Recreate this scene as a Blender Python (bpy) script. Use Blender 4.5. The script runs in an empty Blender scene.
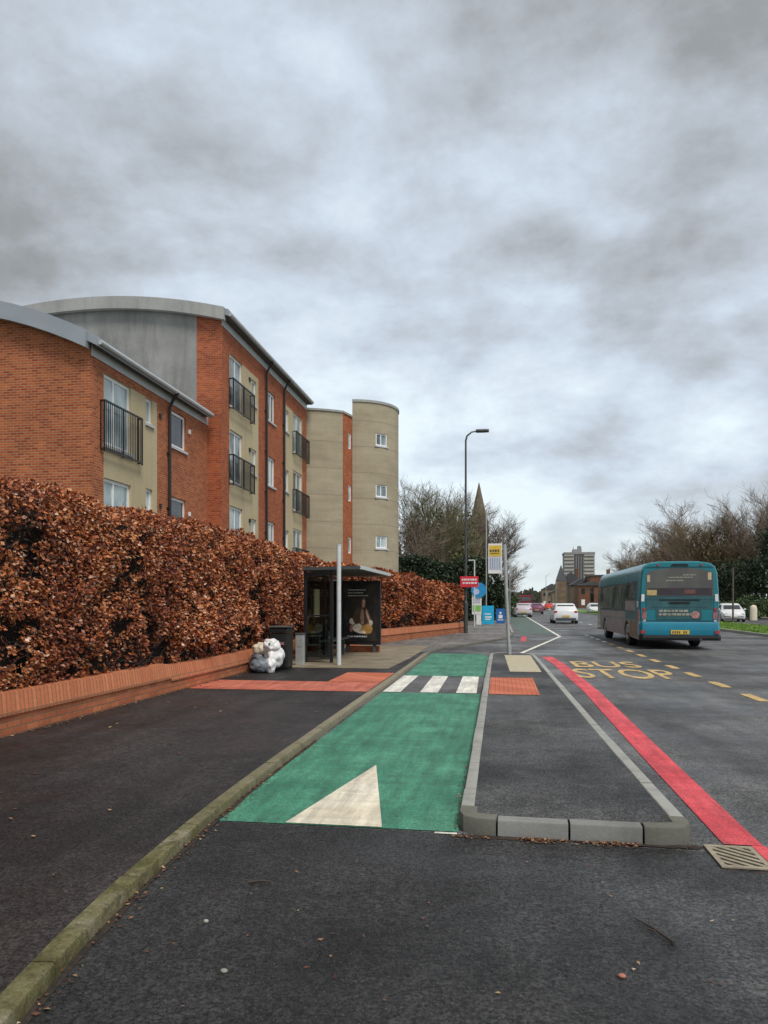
import bpy, math, random
from mathutils import Vector, noise
R = math.radians
random.seed(7)
rnd = random.random
def ru(a, b): return a + (b - a) * random.random()
col = bpy.context.scene.collection
H0 = 1.5                      # eye height
CA, SA = math.cos(R(8.9)), math.sin(R(8.9))

# ------------------------------------------------------------------ helpers
def wloc(o):
    v = Vector((0, 0, 0))
    while o is not None:
        v += o.location; o = o.parent
    return v

class MB:
    def __init__(s): s.v = []; s.f = []; s.mi = []
    def face(s, pts, mi=0):
        n = len(s.v); s.v += [tuple(p) for p in pts]; s.f.append(tuple(range(n, n + len(pts)))); s.mi.append(mi)
    def raw(s, vs, fs, mi=0):
        n = len(s.v); s.v += [tuple(p) for p in vs]
        for f in fs: s.f.append(tuple(i + n for i in f)); s.mi.append(mi)
    def box(s, x0, x1, y0, y1, z0, z1, mi=0, bev=0.0):
        if bev > 0:
            b = bev
            prof = [(x0 + b, y0), (x1 - b, y0), (x1, y0 + b), (x1, y1 - b), (x1 - b, y1), (x0 + b, y1), (x0, y1 - b), (x0, y0 + b)]
            inn = [(x0 + 2*b, y0 + b), (x1 - 2*b, y0 + b), (x1 - b, y0 + 2*b), (x1 - b, y1 - 2*b), (x1 - 2*b, y1 - b), (x0 + 2*b, y1 - b), (x0 + b, y1 - 2*b), (x0 + b, y0 + 2*b)]
            s.loft([[(x, y, z0 + b) if True else 0 for x, y in prof], [(x, y, z1 - b) for x, y in prof], [(x, y, z1) for x, y in inn]], mi, cap0=True, cap1=True)
            return
        v = [(x0,y0,z0),(x1,y0,z0),(x1,y1,z0),(x0,y1,z0),(x0,y0,z1),(x1,y0,z1),(x1,y1,z1),(x0,y1,z1)]
        s.raw(v, [(0,3,2,1),(4,5,6,7),(0,1,5,4),(1,2,6,5),(2,3,7,6),(3,0,4,7)], mi)
    def loft(s, rings, mi=0, cap0=False, cap1=False, closed=True):
        n = len(s.v); m = len(rings[0])
        for r in rings: s.v += [tuple(p) for p in r]
        for i in range(len(rings) - 1):
            for j in range(m if closed else m - 1):
                k = (j + 1) % m
                s.f.append((n + i*m + j, n + i*m + k, n + (i+1)*m + k, n + (i+1)*m + j)); s.mi.append(mi)
        if cap0: s.f.append(tuple(n + j for j in reversed(range(m)))); s.mi.append(mi)
        if cap1: s.f.append(tuple(n + (len(rings)-1)*m + j for j in range(m))); s.mi.append(mi)
    def tube(s, pts, rads, sides=6, mi=0, caps=True):
        rings = []
        pts = [Vector(p) for p in pts]
        if not hasattr(rads, '__len__'): rads = [rads] * len(pts)
        for i, p in enumerate(pts):
            d = (pts[min(i+1, len(pts)-1)] - pts[max(i-1, 0)])
            if d.length < 1e-9: d = Vector((0,0,1))
            d.normalize()
            a = Vector((1,0,0)) if abs(d.x) < .8 else Vector((0,1,0))
            u = d.cross(a).normalized(); w = d.cross(u)
            rings.append([p + (u*math.cos(2*math.pi*k/sides) + w*math.sin(2*math.pi*k/sides)) * rads[i] for k in range(sides)])
        s.loft(rings, mi, caps, caps)
    def prism(s, poly, axis, a, b, mi=0):
        # poly: 2D points; axis 'x' -> (a|b, p, q); 'y' -> (p, a|b, q); 'z' -> (p, q, a|b)
        f = {'x': lambda p, q, t: (t, p, q), 'y': lambda p, q, t: (p, t, q), 'z': lambda p, q, t: (p, q, t)}[axis]
        s.loft([[f(p, q, a) for p, q in poly], [f(p, q, b) for p, q in poly]], mi, True, True)
    def build(s, name, mats, parent=None, origin=None, world=True, smooth=False, kind=None, recalc=True):
        me = bpy.data.meshes.new(name)
        off = Vector((0,0,0))
        if parent is not None:
            if world: off = wloc(parent)
        elif origin is not None: off = Vector(origin)
        me.from_pydata([(x-off.x, y-off.y, z-off.z) for x, y, z in s.v], [], s.f)
        if not isinstance(mats, (list, tuple)): mats = [mats]
        for m in mats: me.materials.append(m)
        if len(mats) > 1: me.polygons.foreach_set('material_index', s.mi)
        if smooth: me.polygons.foreach_set('use_smooth', [True]*len(me.polygons))
        me.update()
        if recalc and len(s.f) < 20000:
            import bmesh
            bm = bmesh.new(); bm.from_mesh(me); bmesh.ops.recalc_face_normals(bm, faces=bm.faces); bm.to_mesh(me); bm.free()
        if smooth and smooth != 'all':
            try:
                me.set_sharp_from_angle(angle=R(38))
            except Exception: pass
        o = bpy.data.objects.new(name, me); col.objects.link(o)
        if parent is not None: o.parent = parent
        else: o.location = off
        if kind: o['kind'] = kind
        return o

def tag(o, label=None, cat=None, group=None, kind=None):
    if label: o['label'] = label
    if cat: o['category'] = cat
    if group: o['group'] = group
    if kind: o['kind'] = kind
    return o
def empty(name, loc, label, cat, group=None, rz=0):
    o = bpy.data.objects.new(name, None); col.objects.link(o); o.location = loc; o.rotation_euler = (0,0,rz)
    o.empty_display_size = .2
    return tag(o, label, cat, group)
def copy_tree(o, parent=None):
    c = o.copy(); col.objects.link(c)
    if parent is not None: c.parent = parent
    for ch in list(o.children): copy_tree(ch, c)
    return c
def gp(px, py, z=0.0):
    """where the sight line through a picture point meets the level z"""
    zc = 740.0*(H0 - z)/(py - 603.0); xc = (px - 384.0)/740.0*zc
    return (xc*CA - zc*SA, xc*SA + zc*CA)
def bend(y): return 0.0 if y < 70 else 0.00012*(y-70)**2

# ------------------------------------------------------------------ materials
class NT:
    def __init__(s, name):
        s.m = bpy.data.materials.new(name); s.m.use_nodes = True
        s.t = s.m.node_tree; s.b = s.t.nodes['Principled BSDF']; s.tc = None
    def n(s, typ, **kw):
        nd = s.t.nodes.new(typ)
        for k, v in kw.items():
            if k in nd.inputs: nd.inputs[k].default_value = v
            else: setattr(nd, k, v)
        return nd
    def l(s, a, b): s.t.links.new(a, b)
    def co(s, kind='Object'):
        if s.tc is None: s.tc = s.n('ShaderNodeTexCoord')
        return s.tc.outputs[kind]
    def map(s, src, scale=(1,1,1)):
        m = s.n('ShaderNodeMapping'); m.inputs['Scale'].default_value = scale; s.l(src, m.inputs['Vector']); return m.outputs[0]
    def noise(s, scale, detail=4, rough=.55, vec=None, dist=0):
        nd = s.n('ShaderNodeTexNoise'); nd.inputs['Scale'].default_value = scale; nd.inputs['Detail'].default_value = detail
        nd.inputs['Roughness'].default_value = rough; nd.inputs['Distortion'].default_value = dist
        s.l(vec if vec is not None else s.co(), nd.inputs['Vector']); return nd.outputs['Fac']
    def ramp(s, fac, stops, interp='LINEAR'):
        if len(stops) == 2 and not hasattr(stops[0][1], '__len__') and max(stops[0][1], stops[1][1]) > 1:
            m = s.n('ShaderNodeMapRange'); s.l(fac, m.inputs[0])
            for i, v in ((1, stops[0][0]), (2, stops[1][0]), (3, stops[0][1]), (4, stops[1][1])): m.inputs[i].default_value = v
            return m.outputs[0]
        r = s.n('ShaderNodeValToRGB'); r.color_ramp.interpolation = interp
        el = r.color_ramp.elements
        while len(el) < len(stops): el.new(.5)
        for e, (p, c) in zip(el, stops):
            e.position = p; e.color = (*c, 1) if hasattr(c, '__len__') else (c, c, c, 1)
        s.l(fac, r.inputs[0]); return r.outputs[0]
    def mix(s, fac, a, b, mode='MIX'):
        m = s.n('ShaderNodeMix', data_type='RGBA', blend_type=mode)
        for i, v in ((0, fac), (6, a), (7, b)):
            sock = m.inputs[i]
            if isinstance(v, (int, float)): sock.default_value = v if i == 0 else (v, v, v, 1)
            elif isinstance(v, (tuple, list)): sock.default_value = (*v, 1)
            else: s.l(v, sock)
        return m.outputs[2]
    def math(s, op, a, b=0.0, c=None):
        m = s.n('ShaderNodeMath', operation=op)
        for i, v in enumerate((a, b) if c is None else (a, b, c)):
            if isinstance(v, (int, float)): m.inputs[i].default_value = v
            else: s.l(v, m.inputs[i])
        return m.outputs[0]
    def bump(s, h, strength=.3, dist=.01):
        b = s.n('ShaderNodeBump'); b.inputs['Strength'].default_value = strength; b.inputs['Distance'].default_value = dist
        s.l(h, b.inputs['Height']); s.l(b.outputs[0], s.b.inputs['Normal'])
    def set(s, color=None, rough=None, metal=None, spec=None):
        for nm, v in (('Base Color', color), ('Roughness', rough), ('Metallic', metal), ('Specular IOR Level', spec)):
            if v is None: continue
            if isinstance(v, (int, float)): s.b.inputs[nm].default_value = v
            elif isinstance(v, tuple): s.b.inputs[nm].default_value = (*v, 1)
            else: s.l(v, s.b.inputs[nm])
        return s.m

def plain(name, c, rough=.6, metal=0, var=.12, scale=6, spec=.5, bump=0):
    t = NT(name)
    f = t.noise(scale, 5)
    lo = tuple(max(0, x*(1-var)) for x in c); hi = tuple(min(1, x*(1+var)) for x in c)
    cc = t.ramp(f, [(.3, lo), (.7, hi)])
    if bump: t.bump(t.noise(scale*8, 4), bump, .01)
    return t.set(cc, rough, metal, spec)

def asphalt(name, lo, hi, wet=.3, stones=.5, patch=None):
    t = NT(name)
    big = t.noise(.35, 5, .6); mid = t.noise(2.3, 5, .65, dist=.6); fine = t.noise(48, 4, .85)
    streak = t.noise(1.0, 5, .6, vec=t.map(t.co(), (3.5, .35, 1)))
    a = t.ramp(big, [(.40, lo), (.60, hi)])
    a = t.mix(.45, a, t.ramp(mid, [(.34, .6), (.68, 1.5)]), 'MULTIPLY')
    a = t.mix(.7, a, t.ramp(t.noise(14, 5, .8), [(.38, .5), (.62, 1.6)]), 'MULTIPLY')
    a = t.mix(.5, a, t.ramp(streak, [(.35, .6), (.65, 1.4)]), 'MULTIPLY')
    a = t.mix(1.0, a, t.ramp(fine, [(.40, .25), (.60, 2.1)]), 'MULTIPLY')
    vo = t.n('ShaderNodeTexVoronoi', feature='F1'); vo.inputs['Scale'].default_value = 75; t.l(t.co(), vo.inputs['Vector'])
    sp = t.ramp(vo.outputs['Distance'], [(.12, 1.0), (.26, 0.0)])
    rare = t.ramp(t.n('ShaderNodeSeparateColor').outputs[0], [(0, 0), (1, 0)]) if False else None
    sc = t.n('ShaderNodeSeparateColor'); t.l(vo.outputs['Color'], sc.inputs[0])
    pick = t.ramp(sc.outputs[0], [(.62, 0.0), (.9, 1.0)])
    f = t.math('MULTIPLY', t.math('MULTIPLY', sp, pick), stones)
    a = t.mix(f, a, (hi[0]*4.2, hi[1]*4.0, hi[2]*3.8))
    if patch:
        vd = t.n('ShaderNodeVectorMath', operation='DISTANCE'); t.l(t.co(), vd.inputs[0]); vd.inputs[1].default_value = patch
        f2 = t.ramp(t.math('ADD', vd.outputs['Value'], t.math('MULTIPLY', t.noise(1.6, 4), 1.4)), [(.0, 1.0), (.5, 1.0), (.98, 0.0)], 'LINEAR') if False else None
        mr = t.n('ShaderNodeMapRange', interpolation_type='SMOOTHSTEP'); t.l(t.math('ADD', vd.outputs['Value'], t.math('MULTIPLY', t.noise(1.6, 4), 1.4)), mr.inputs[0])
        mr.inputs[1].default_value = 1.0; mr.inputs[2].default_value = 2.3; mr.inputs[3].default_value = 2.9; mr.inputs[4].default_value = 1.0
        a = t.mix(1.0, a, mr.outputs[0], 'MULTIPLY')
    ro = t.ramp(t.noise(.55, 5, .6, dist=.5), [(.38, .38 if wet > .5 else .5), (.60, .72)])
    ck = t.n('ShaderNodeTexVoronoi', feature='DISTANCE_TO_EDGE'); ck.inputs['Scale'].default_value = .42
    wv = t.n('ShaderNodeVectorMath', operation='ADD'); nz = t.n('ShaderNodeTexNoise'); nz.inputs['Scale'].default_value = 2.2; nz.inputs['Detail'].default_value = 6; t.l(t.co(), nz.inputs['Vector'])
    sc2 = t.n('ShaderNodeVectorMath', operation='SCALE'); sc2.inputs['Scale'].default_value = .9; t.l(nz.outputs['Color'], sc2.inputs[0]); t.l(sc2.outputs[0], wv.inputs[1]); t.l(t.co(), wv.inputs[0]); t.l(wv.outputs[0], ck.inputs['Vector'])
    crk = t.math('MULTIPLY', t.ramp(ck.outputs['Distance'], [(.0, 1.0), (.006, 0.0)]), t.ramp(t.noise(.8, 3), [(.52, 0.0), (.6, .75)]))
    a = t.mix(crk, a, (.008,.008,.008))
    h = t.math('ADD', t.noise(170, 2, .8), t.math('MULTIPLY', vo.outputs['Distance'], .8))
    t.bump(h, .6, .006)
    return t.set(a, ro, 0, .4)

def worn_paint(name, c, c2, wear=.35, under=(.05,.05,.052), rough=.6, gs=.7):
    t = NT(name)
    f = t.noise(7, 6, .75); g = t.noise(60, 3, .8); s2 = t.noise(1.4, 4, .6)
    st = t.noise(1.0, 5, .65, vec=t.map(t.co(), (9, 1.2, 1)))
    base = t.mix(t.ramp(s2, [(.3, 0.0), (.7, 1.0)]), c, c2)
    base = t.mix(.6, base, t.ramp(st, [(.35, .55), (.65, 1.35)]), 'MULTIPLY')
    base = t.mix(.35, base, t.ramp(t.noise(1.0, 6, .7, vec=t.map(t.co(), (1.0, 7, 1))), [(.35, .6), (.65, 1.35)]), 'MULTIPLY')
    base = t.mix(gs, base, t.ramp(g, [(.34, .5), (.62, 1.35)]), 'MULTIPLY')
    w = t.math('MULTIPLY', t.ramp(t.math('ADD', t.math('MULTIPLY', f, .6), t.math('MULTIPLY', g, .4)), [(.54, 0.0), (.62, 1.0)]), wear)
    cc = t.mix(w, base, under)
    t.bump(t.noise(110, 3, .8), .6, .01)
    return t.set(cc, rough, 0, .4)

def brick(name, c1, c2, mortar, bw=.225, rh=.075, dirt=.35, swap=False):
    t = NT(name)
    sx = t.n('ShaderNodeSeparateXYZ'); t.l(t.co(), sx.inputs[0])
    u = t.math('ADD', sx.outputs[0], sx.outputs[1])
    cb = t.n('ShaderNodeCombineXYZ'); t.l(u, cb.inputs[0]); t.l(sx.outputs[2], cb.inputs[1])
    b = t.n('ShaderNodeTexBrick', offset=0.0 if swap else .5)
    b.inputs['Scale'].default_value = 1; b.inputs['Brick Width'].default_value = bw; b.inputs['Row Height'].default_value = rh
    b.inputs['Mortar Size'].default_value = .010; b.inputs['Mortar Smooth'].default_value = .2; b.inputs['Bias'].default_value = 0
    b.inputs['Color1'].default_value = (*c1, 1); b.inputs['Color2'].default_value = (*c2, 1); b.inputs['Mortar'].default_value = (*mortar, 1)
    t.l(cb.outputs[0], b.inputs['Vector'])
    cc = t.mix(dirt, b.outputs['Color'], t.ramp(t.noise(1.1, 6, .65), [(.3, .5), (.7, 1.35)]), 'MULTIPLY')
    cc = t.mix(.5, cc, t.ramp(t.noise(30, 4, .7), [(.3, .7), (.7, 1.25)]), 'MULTIPLY')
    t.bump(t.math('ADD', t.math('MULTIPLY', b.outputs['Fac'], -1.0), t.math('MULTIPLY', t.noise(40, 3), .3)), .6, .008)
    return t.set(cc, .85, 0, .3)

def render_wall(name, c, c2, stain):
    t = NT(name)
    f = t.noise(.5, 6, .6); s = t.noise(1.0, 6, .65, vec=t.map(t.co(), (3, 3, .35)))
    cc = t.mix(t.ramp(f, [(.3, 0.0), (.7, 1.0)]), c, c2)
    cc = t.mix(t.ramp(s, [(.5, 0.0), (.75, .55)]), cc, stain)
    cc = t.mix(.3, cc, t.ramp(t.noise(12, 5, .7), [(.3, .75), (.7, 1.2)]), 'MULTIPLY')
    t.bump(t.noise(35, 4), .3, .01)
    return t.set(cc, .9, 0, .25)

def leafy(name, stops, rough=.55, trans=.15, noise_tint=None, detail_scale=.6):
    t = NT(name)
    g = t.n('ShaderNodeNewGeometry')
    cc = t.ramp(g.outputs['Random Per Island'], stops)
    if noise_tint:
        cc = t.mix(t.ramp(t.noise(detail_scale, 3), [(.4, 0.0), (.65, .8)]), cc, t.mix(1.0, cc, noise_tint, 'MULTIPLY'))
    m = t.set(cc, rough, 0, .45)
    return m

def glass(name, c, rough=.06, curtain_sheen=None):
    t = NT(name)
    cc = t.ramp(t.noise(1.3, 3, .5, vec=t.map(t.co(), (1, 1, .6))), [(.35, c), (.68, curtain_sheen or c)])
    return t.set(cc, rough, 0, .9)

M = {}
M['asphalt'] = asphalt('asphalt_road', (.052,.051,.051), (.118,.117,.117), .6, .5)
M['asphalt_near'] = asphalt('asphalt_apron', (.012,.0116,.0118), (.034,.0335,.034), .6, 1.0, patch=(2.1,3.5,0))
M['foot'] = asphalt('asphalt_footway', (.015,.0132,.0130), (.034,.030,.0295), .6, .45)
M['patchy'] = asphalt('asphalt_island', (.022,.022,.022), (.074,.073,.073), .4, .6)
M['farfoot'] = asphalt('far_paving', (.11,.10,.095), (.17,.16,.15), .4, .1)
M['green'] = worn_paint('green_surface', (.036,.185,.115), (.09,.32,.205), .6, (.035,.085,.06), gs=1.0)
M['greenpale'] = worn_paint('pale_green_surface', (.075,.115,.095), (.12,.17,.14), .5)
M['white'] = worn_paint('white_paint', (.78,.76,.68), (.86,.84,.77), .22, (.3,.3,.28), gs=.3)
M['cream'] = worn_paint('cream_paint', (.74,.66,.50), (.86,.80,.66), .2, (.35,.33,.28), gs=.25)
M['red'] = worn_paint('red_paint', (.62,.045,.06), (.78,.11,.13), .4, (.35,.06,.065))
M['yellow'] = worn_paint('yellow_paint', (.60,.40,.14), (.70,.51,.24), .85, (.085,.08,.072))
M['kerb'] = render_wall('kerb_concrete', (.30,.30,.28), (.42,.42,.39), (.16,.16,.15))
M['kerbdark'] = render_wall('kerb_dark', (.12,.12,.10), (.21,.205,.175), (.06,.06,.05))
M['kerbmid'] = render_wall('kerb_mid', (.19,.19,.18), (.30,.30,.29), (.09,.09,.082))
def mossy(name):
    t = NT(name)
    a = t.ramp(t.noise(3, 5, .65), [(.35, (.105,.100,.038)), (.5, (.18,.165,.078)), (.66, (.29,.265,.19))])
    a = t.mix(t.ramp(t.noise(9, 6, .75), [(.48, 0.0), (.62, .85)]), a, (.085,.075,.035))
    a = t.mix(.6, a, t.ramp(t.noise(60, 4, .8), [(.35, .5), (.65, 1.4)]), 'MULTIPLY')
    sx = t.n('ShaderNodeSeparateXYZ'); t.l(t.co(), sx.inputs[0])
    away = t.ramp(t.math('ADD', sx.outputs[1], t.math('MULTIPLY', t.noise(2.5, 4), 5.0)), [(0, 0.0), (1, 1.0)]) if False else None
    mr = t.n('ShaderNodeMapRange'); t.l(t.math('ADD', sx.outputs[1], t.math('MULTIPLY', t.noise(2.5, 4), 6.0)), mr.inputs[0]); mr.inputs[1].default_value = 6.5; mr.inputs[2].default_value = 13
    tan = t.mix(t.noise(7, 5, .7), (.20,.175,.115), (.34,.31,.24))
    a = t.mix(mr.outputs[0], a, tan)
    t.bump(t.math('ADD', t.noise(50, 5, .8), t.noise(14, 4)), .8, .012)
    return t.set(a, .9, 0, .25)
M['kerbmoss'] = mossy('kerb_mossy')
M['joint'] = plain('kerb_joint', (.05,.048,.04), .9)
M['brick'] = brick('orange_brick', (.54,.150,.052), (.30,.062,.024), (.44,.27,.17))
M['brick2'] = brick('red_brick', (.52,.125,.042), (.30,.055,.021), (.38,.21,.13))
M['wallbrick'] = brick('low_wall_brick', (.56,.19,.085), (.42,.125,.058), (.30,.15,.09), dirt=.45)
M['soldier'] = brick('low_wall_soldier', (.58,.21,.10), (.48,.15,.07), (.31,.145,.08), .075, .24, dirt=.3, swap=True)
M['beige'] = render_wall('beige_render', (.52,.43,.27), (.60,.51,.34), (.42,.34,.21))
def banded(name):
    t = NT(name)
    sx = t.n('ShaderNodeSeparateXYZ'); t.l(t.co(), sx.inputs[0])
    fr = t.math('FRACT', t.math('DIVIDE', sx.outputs[2], 1.55))
    cc = t.ramp(t.noise(.5, 6, .6), [(.3, (.37,.315,.22)), (.7, (.48,.42,.305))])
    cc = t.mix(.5, cc, t.ramp(t.noise(1.0, 6, .6, vec=t.map(t.co(), (.5,.5,3))), [(.35, .8), (.65, 1.15)]), 'MULTIPLY')
    cc = t.mix(t.ramp(fr, [(.0, .45), (.02, .45), (.035, 0.0), (1, 0.0)]), cc, (.17,.14,.095))
    cc = t.mix(.3, cc, t.ramp(t.noise(12, 5, .7), [(.3, .75), (.7, 1.2)]), 'MULTIPLY')
    return t.set(cc, .9, 0, .25)
M['tower'] = banded('tower_render')
M['greyrender'] = render_wall('grey_render', (.20,.20,.19), (.40,.395,.375), (.12,.12,.112))
M['roofmetal'] = plain('roof_metal', (.36,.39,.43), .42, .3, .1, .8)
M['fascia'] = render_wall('fascia_grey', (.34,.34,.33), (.45,.45,.43), (.22,.22,.21))
M['band'] = plain('eaves_band', (.52,.54,.56), .5, 0, .08, 2)
M['soffit'] = plain('soffit_dark', (.10,.095,.09), .8)
M['upvc'] = plain('white_frame', (.90,.90,.90), .35, 0, .04)
M['glass'] = glass('window_glass', (.22,.31,.33), .04, (.62,.72,.73))  # pale base colours hold curtains and a painted sky reflection
M['glassmid'] = glass('window_glass_mid', (.05,.07,.075), .04, (.40,.50,.52))  # mid-dark tone so that some panes differ
M['glassdark'] = glass('window_glass_dark', (.02,.025,.03), .05, (.06,.075,.08))
M['black'] = plain('black_metal', (.018,.018,.02), .4, .2)
M['pipe'] = plain('pipe_black', (.02,.018,.02), .45)
M['leafb'] = leafy('beech_leaves', [(0,(.06,.014,.010)),(.17,(.19,.044,.020)),(.38,(.42,.112,.034)),(.66,(.58,.205,.062)),(.86,(.66,.31,.14)),(.96,(.72,.47,.32)),(1,(.84,.64,.50))], .6, noise_tint=(.62,.48,.55))
M['leafb2'] = leafy('beech_leaves_orange', [(0,(.12,.03,.014)),(.25,(.26,.06,.022)),(.55,(.42,.11,.035)),(.85,(.55,.20,.06)),(1,(.62,.30,.13))], .5, noise_tint=(.6,.5,.6))
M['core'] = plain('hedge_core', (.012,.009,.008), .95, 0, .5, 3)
M['twig'] = plain('hedge_twig', (.05,.038,.032), .8)
M['grass'] = leafy('grass_blades', [(0,(.10,.19,.025)),(.5,(.16,.28,.04)),(1,(.24,.36,.07))], .6)
M['verge'] = plain('verge_grass', (.13,.24,.035), .9, 0, .35, 3, bump=.5)
M['ground'] = plain('open_ground', (.075,.085,.035), .95, 0, .35, .2, bump=.4)
M['bark'] = plain('bark', (.12,.095,.075), .9, 0, .3, 5)
M['barkmoss'] = plain('bark_moss', (.085,.085,.045), .9, 0, .35, .8)
M['twigbrown'] = leafy('bare_twigs', [(0,(.11,.08,.065)),(.5,(.18,.135,.105)),(1,(.27,.21,.165))], .9)
M['twigmoss'] = leafy('mossy_twigs', [(0,(.11,.105,.05)),(.5,(.17,.155,.08)),(1,(.25,.215,.14))], .9)
M['twigred'] = leafy('rusty_twigs', [(0,(.13,.095,.055)),(.5,(.20,.15,.09)),(1,(.29,.22,.14))], .9)
M['ivy'] = leafy('ivy_leaves', [(0,(.035,.045,.012)),(.6,(.07,.08,.025)),(1,(.12,.12,.045))], .6)
M['deadleaf'] = leafy('brown_tree_leaves', [(0,(.12,.085,.045)),(.6,(.20,.145,.075)),(1,(.29,.22,.12))], .7)
M['evergreen'] = leafy('evergreen_leaves', [(0,(.012,.022,.010)),(.6,(.025,.045,.018)),(1,(.05,.075,.03))], .55)
M['everlight'] = leafy('shrub_leaves', [(0,(.03,.055,.018)),(.6,(.06,.10,.03)),(1,(.10,.15,.05))], .55)
M['litter'] = leafy('leaf_litter', [(0,(.05,.022,.014)),(.45,(.12,.045,.022)),(.8,(.24,.11,.055)),(.95,(.42,.28,.14)),(1,(.55,.48,.36))], .6)
M['pole'] = plain('galvanised', (.46,.48,.48), .45, .4, .15, 9)
M['polepale'] = plain('pale_pole', (.66,.70,.72), .4, .1, .08, 9)
M['poledark'] = plain('dark_pole', (.075,.085,.085), .5, .2)
M['teal'] = plain('teal_paint', (.012,.195,.240), .27, 0, .08, 2)
M['tealdark'] = plain('teal_paint_dark', (.035,.115,.13), .4, 0, .25, 3)
M['bluebus'] = plain('blue_bumper', (.010,.205,.31), .3, 0, .1, 2)
M['dirty'] = plain('dusty_panel', (.34,.31,.30), .6, 0, .25, 3)
M['brownp'] = plain('dusty_brown_panel', (.26,.18,.12), .6, 0, .25, 3)
M['busglass'] = glass('bus_glass', (.07,.085,.085), .08, (.34,.40,.37))
M['rearglass'] = glass('bus_rear_glass', (.035,.030,.026), .08, (.085,.08,.062))
M['rubber'] = plain('rubber', (.015,.015,.015), .85)
M['rim'] = plain('wheel_rim', (.3,.3,.3), .4, .6)
M['plateY'] = plain('yellow_plate', (.75,.50,.06), .5)
M['plateW'] = plain('white_plate', (.8,.8,.8), .5)
M['tail'] = plain('tail_lamp', (.45,.03,.03), .25)
M['tailgrey'] = plain('lamp_cluster', (.30,.13,.14), .35, 0, .4, 12)
M['lampclear'] = plain('clear_lamp', (.7,.72,.75), .2)
M['carwhite'] = plain('car_white', (.78,.79,.80), .25, 0, .03)
M['carmauve'] = plain('car_mauve', (.20,.08,.14), .3, 0, .05)
M['carpink'] = plain('car_silver', (.55,.50,.54), .3, 0, .05)
M['carred'] = plain('car_red', (.60,.07,.05), .3, 0, .05)
M['cardarkred'] = plain('van_dark_red', (.22,.02,.035), .35, 0, .1)
M['redtac'] = brick('red_tactile', (.60,.20,.12), (.50,.15,.085), (.36,.075,.045), .4, .4)
M['buff'] = plain('buff_paving', (.25,.205,.14), .6, 0, .35, 1.6, bump=.3)
M['buffslab'] = plain('buff_tactile', (.50,.44,.31), .75, 0, .12, 8, bump=.3)
M['redband'] = worn_paint('red_asphalt', (.52,.125,.075), (.62,.20,.13), .4, (.16,.06,.05))
M['iron'] = plain('grate_iron', (.34,.29,.21), .7, .1, .25, 14)
M['pit'] = plain('grate_pit', (.008,.008,.008), 1)
M['stone'] = plain('church_stone', (.15,.12,.085), .9, 0, .3, 1)
M['stone2'] = plain('church_stone_pale', (.22,.16,.11), .9, 0, .3, .6)
M['concrete'] = plain('tower_concrete', (.30,.30,.30), .9, 0, .12, .1)
M['concretepale'] = plain('tower_concrete_pale', (.46,.44,.38), .9, 0, .12, .1)  # paler concrete for the balcony bands
M['townbrick'] = plain('town_brick', (.17,.075,.045), .9, 0, .3, .5)
M['slate'] = plain('slate', (.075,.075,.08), .7, 0, .2, 1)

# ------------------------------------------------------------------ world, sun, camera
sc = bpy.context.scene
w = bpy.data.worlds.new('World'); sc.world = w; w.use_nodes = True
nt = w.node_tree; nt.nodes.clear()
def WN(t, **kw):
    n = nt.nodes.new(t)
    for k, v in kw.items():
        if k in n.inputs: n.inputs[k].default_value = v
        else: setattr(n, k, v)
    return n
def WM(op, a, b=0.0):
    m = WN('ShaderNodeMath', operation=op)
    for i, v in enumerate((a, b)):
        if isinstance(v, (int, float)): m.inputs[i].default_value = v
        else: nt.links.new(v, m.inputs[i])
    return m.outputs[0]
SUN_EL, SUN_AZ = R(58), R(140)      # azimuth measured clockwise from +Y
sky = WN('ShaderNodeTexSky', sky_type='NISHITA', sun_disc=False, sun_elevation=SUN_EL, sun_rotation=SUN_AZ)
tc = WN('ShaderNodeTexCoord'); sp = WN('ShaderNodeSeparateXYZ'); nt.links.new(tc.outputs['Generated'], sp.inputs[0])
zz = WM('MAXIMUM', sp.outputs[2], 0.0)
den = WM('ADD', zz, .40)
cb = WN('ShaderNodeCombineXYZ')
nt.links.new(WM('DIVIDE', sp.outputs[0], den), cb.inputs[0]); nt.links.new(WM('DIVIDE', sp.outputs[1], den), cb.inputs[1])
nt.links.new(WM('MULTIPLY', zz, .9), cb.inputs[2])
def wnoise(scale, detail, rough, dist, off=(0,0,0)):
    mp = WN('ShaderNodeMapping'); mp.inputs['Location'].default_value = off; nt.links.new(cb.outputs[0], mp.inputs[0])
    n = WN('ShaderNodeTexNoise'); n.inputs['Scale'].default_value = scale; n.inputs['Detail'].default_value = detail
    n.inputs['Roughness'].default_value = rough; n.inputs['Distortion'].default_value = dist
    nt.links.new(mp.outputs[0], n.inputs['Vector']); return n.outputs['Fac']
n1 = wnoise(1.5, 3, .5, 0, (5.3, 2.7, 0)); n2 = wnoise(3.3, 10, .60, .1, (7.7, 3.1, 2))
lobe = WN('ShaderNodeVectorMath', operation='DOT_PRODUCT'); nt.links.new(tc.outputs['Generated'], lobe.inputs[0]); lobe.inputs[1].default_value = Vector((-.10, .90, .40)).normalized()
lobe = WM('MULTIPLY', WM('POWER', WM('MAXIMUM', lobe.outputs['Value'], 0.0), 7.0), .15)
n3 = wnoise(9.0, 6, .6, .3, (4.2, 1.4, 5))
cl = WM('ADD', WM('ADD', WM('MULTIPLY', n1, .46), WM('MULTIPLY', n2, .42)), WM('MULTIPLY', n3, .08)); cl = WM('ADD', cl, .02)
cl = WM('ADD', WM('MULTIPLY', WM('SUBTRACT', cl, .5), 1.12), .495)
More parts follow.
